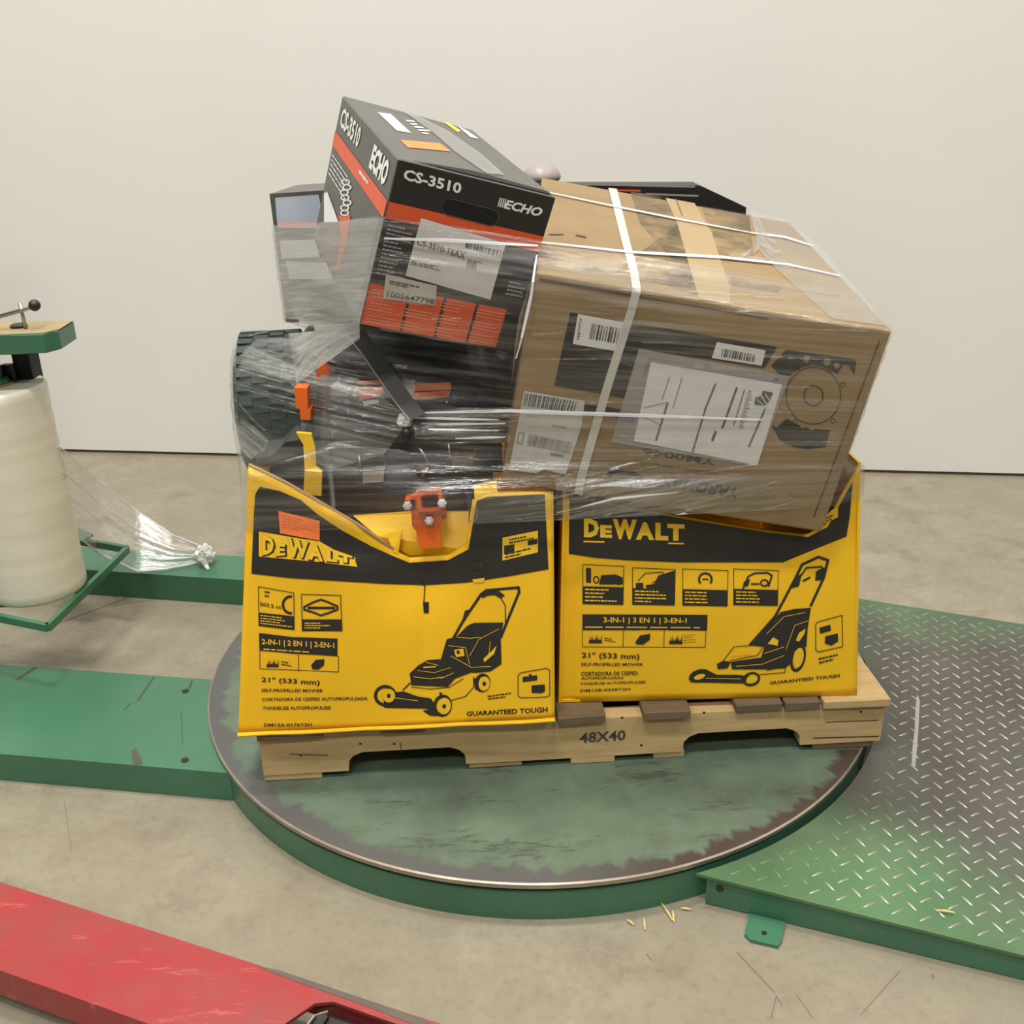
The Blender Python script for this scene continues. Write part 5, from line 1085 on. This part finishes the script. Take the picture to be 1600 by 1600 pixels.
c = FS.at(635, 655, .006); bm = bmesh.new(); bmesh.ops.create_icosphere(bm, subdivisions=3, radius=.013, matrix=Matrix.Translation(c))
for v_ in bm.verts: v_.co += V((SR.uniform(-1, 1), SR.uniform(-1, 1), SR.uniform(-1, 1)))*.003
bmo('film_knot', bm, m_wad, film)

# film tail from the roll to the wad on the beam
tail = thing('film_tail', 'loose clear film tail stretched from the roll down to the green beam', 'film', hz(325, 880, .08))
e0 = [hy(95, 700, 2.24), hy(100, 735, 2.24), hy(106, 770, 2.24), hy(112, 830, 2.24)]; wpt = hz(322, 868, .115); vs = []; uv = []; fs = []; NI, NJ = 26, 14
lowp = [hy(112, 832, 2.24), hz(160, 868, .16), hz(215, 893, .095), hz(260, 890, .088), hz(318, 878, .083)]
upp = [hy(94, 698, 2.24), hz(150, 748, .34), hz(210, 795, .22), hz(270, 836, .15), hz(326, 858, .125)]
def poly_at(P, t):
    x = t*(len(P)-1); i = min(int(x), len(P)-2); return P[i].lerp(P[i+1], x-i)
for i in range(NI+1):
    t = i/NI; A_, B_ = poly_at(upp, t), poly_at(lowp, t)
    for j in range(NJ+1):
        s_ = j/NJ; p = A_.lerp(B_, s_); w_ = .012*math.sin(s_*19+t*2)*math.sin(math.pi*s_)*(1-.3*t)+SR.uniform(-.002, .002)
        p = p+V((0, -w_, -.02*math.sin(math.pi*s_)*t*(1-t))); p.z = max(p.z, .0825); vs.append(p); uv.append((s_*1., t*1.))
for i in range(NI):
    for j in range(NJ): a_ = i*(NJ+1)+j; fs.append((a_, a_+1, a_+NJ+2, a_+NJ+1))
obj('film_sheet', vs, fs, m_tailm, tail, sm=True, uv=uv)
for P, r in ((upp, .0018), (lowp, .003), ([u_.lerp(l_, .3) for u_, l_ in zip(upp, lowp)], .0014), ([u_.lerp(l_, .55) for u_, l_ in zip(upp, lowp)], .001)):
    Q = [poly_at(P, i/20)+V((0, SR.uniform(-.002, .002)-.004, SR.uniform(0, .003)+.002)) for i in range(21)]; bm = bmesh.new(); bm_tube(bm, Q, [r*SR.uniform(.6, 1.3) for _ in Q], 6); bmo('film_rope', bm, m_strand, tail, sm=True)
bm = bmesh.new(); bmesh.ops.create_icosphere(bm, subdivisions=3, radius=.026, matrix=Matrix.Translation(hz(320, 866, .112)))
for v_ in bm.verts:
    v_.co += V((SR.uniform(-1, 1), SR.uniform(-1, 1), SR.uniform(-1, 1)))*.007; v_.co.z = max(v_.co.z, .0815)
bmo('film_wad', bm, m_wad, tail)
bm = bmesh.new(); bm_tube(bm, [hz(318, 874, .105), hz(322, 884, .088), hz(326, 890, .0825)], [.012, .007, .004], 7); bmo('film_end', bm, m_wad, tail)

# ================================================================== PALLET JACK FORK
ZF = .085; u0, u1 = hz(-40, 1365, ZF), hz(690, 1600, ZF); l0 = hz(0, 1516, ZF); fd = (u1-u0).normalized(); fn = V((fd.y, -fd.x, 0))
FW = (l0-u0).dot(fn); L_ = (u1-u0).length+.10
fork = thing('pallet_jack_fork', 'scuffed red pallet jack fork lying on the concrete floor', 'pallet jack', V((u0.x, u0.y, 0))+fd*L_*.5+fn*FW*.5)
def fpt(s_, t_, z): p = u0+fd*s_+fn*t_; return V((p.x, p.y, z))
# outline with rounded tip and a roller pocket
sp0, sp1 = (hz(470, 1590, ZF)-u0).dot(fd), (u1-u0).length+.01
t_p0 = (hz(505, 1560, ZF)-u0).dot(fn)
pw = .016
def fbox(name, s0, s1, t0, t1, z0, z1, mat, bw=.004, par=None):
    bm = bmesh.new(); bm_box(bm, fpt(s0, t0, z0), fd*(s1-s0), fn*(t1-t0), V((0, 0, z1-z0))); bev(bm, bw, 2); return bmo(name, bm, mat, par or fork)
bm = bmesh.new(); tpx = [(0-.6, 0), (sp0+.01, 0), (L_-.03, 0), (L_+.02, FW*.25), (L_+.02, FW*.75), (L_-.03, FW), (-.6, FW)]
hole = [(sp0+.006, t_p0+.012), (sp0+.03, t_p0), (L_-.075, t_p0+.004), (L_-.055, t_p0+.025), (L_-.06, FW-.03), (sp0-.01, FW-.03), (sp0-.02, FW-.06)]
r = delaunay_2d_cdt([V(p) for p in tpx+hole], [], [list(range(7)), list(range(7, 14))], 5, 1e-5)
def inh(p):
    c = False
    for (x0, y0), (x1, y1) in zip(hole, hole[1:]+hole[:1]):
        if (y0 > p[1]) != (y1 > p[1]) and p[0] < (x1-x0)*(p[1]-y0)/(y1-y0)+x0: c = not c
    return c
vt = [fpt(p[0], p[1], ZF) for p in r[0]]; fcs = [f_ for f_ in r[2] if not inh((sum(r[0][i][0] for i in f_)/len(f_), sum(r[0][i][1] for i in f_)/len(f_)))]
vb_ = [v_-V((0, 0, .006)) for v_ in vt]; n = len(vt); fs = [tuple(f_) for f_ in fcs]+[tuple(n+i for i in reversed(f_)) for f_ in fcs]
def side(P): 
    k = [min(range(n), key=lambda i: (r[0][i]-V(p)).length) for p in P]; return [(k[i], k[(i+1) % len(k)], n+k[(i+1) % len(k)], n+k[i]) for i in range(len(k))]
fs += side(tpx)+side(hole); obj('fork_top', vt+vb_, fs, m_red, fork)
fbox('fork_side', -.6, L_-.03, .0, .008, .028, ZF-.0062, m_red, .001); fbox('fork_side', -.6, L_-.03, FW-.008, FW, .028, ZF-.0062, m_red, .001)
vs = [hz(u, v, ZF+.0006) for u, v in ((400, 1508), (440, 1517), (520, 1544), (600, 1571), (660, 1592), (690, 1606), (668, 1608), (600, 1583), (540, 1560), (480, 1540), (430, 1521))]
o = obj('worn_edge', vs, [tuple(t) for t in tessellate_polygon([vs])], M('worn_grey', (98, 88, 78), .5, .3), fork)
wh = fbox('roller_frame', sp0+.012, L_-.07, t_p0+.012, FW-.04, .03, ZF-.010, m_dsteel, .006)
fbox('frame_rib', sp0+.02, sp0+.035, t_p0+.02, FW-.05, ZF-.012, ZF-.002, m_dsteel, .003, wh); fbox('frame_rib', L_-.10, L_-.085, t_p0+.02, FW-.05, ZF-.012, ZF-.004, m_steel, .003, wh)
bm = bmesh.new(); bm_lathe(bm, [(.0, -.05), (.036, -.05), (.038, -.046), (.038, .046), (.036, .05), (0, .05)], fpt((sp0+L_)/2-.02, FW/2+.008, .0385), axis=fn, n=32); bmo('load_roller', bm, m_rubber, fork)
bm = bmesh.new(); bm_tube(bm, [fpt(sp0+.012, FW-.045, ZF-.004), fpt(sp0+.016, t_p0+.03, ZF-.003), fpt(sp0+.03, t_p0+.016, ZF-.004)], .0028, 6); bmo('bright_edge', bm, m_steel, fork)

# ================================================================== WOOD SPLINTERS
for i, (u, v, du, dv) in enumerate(((985, 1441, 5, 4), (1007, 1444, 1, 9), (1042, 1424, 9, 14), (1052, 1432, 1, 9), (1072, 1420, 8, 1), (1478, 1424, 14, 2))):
    z = .0035 if i < 5 else rz(((hz(u, v, .03)-NC).dot(RA)))+.005
    a_, b_ = hz(u-du, v-dv, z), hz(u+du, v+dv, z); bm = bmesh.new(); bm_tube(bm, [a_, (a_+b_)/2+V((0, 0, .001)), b_], [.0012, .0022, .0009], 5)
    o = bmo('wood_splinter', bm, m_straw, None, (a_+b_)/2-V((0, 0, .0025)))
    if i < 5: tag(o, 'pale wood splinter on the concrete in front of the turntable', 'splinter', 'wood splinters on the floor')
    else: tag(o, 'pale wood splinter lying on the tread ramp', 'splinter')
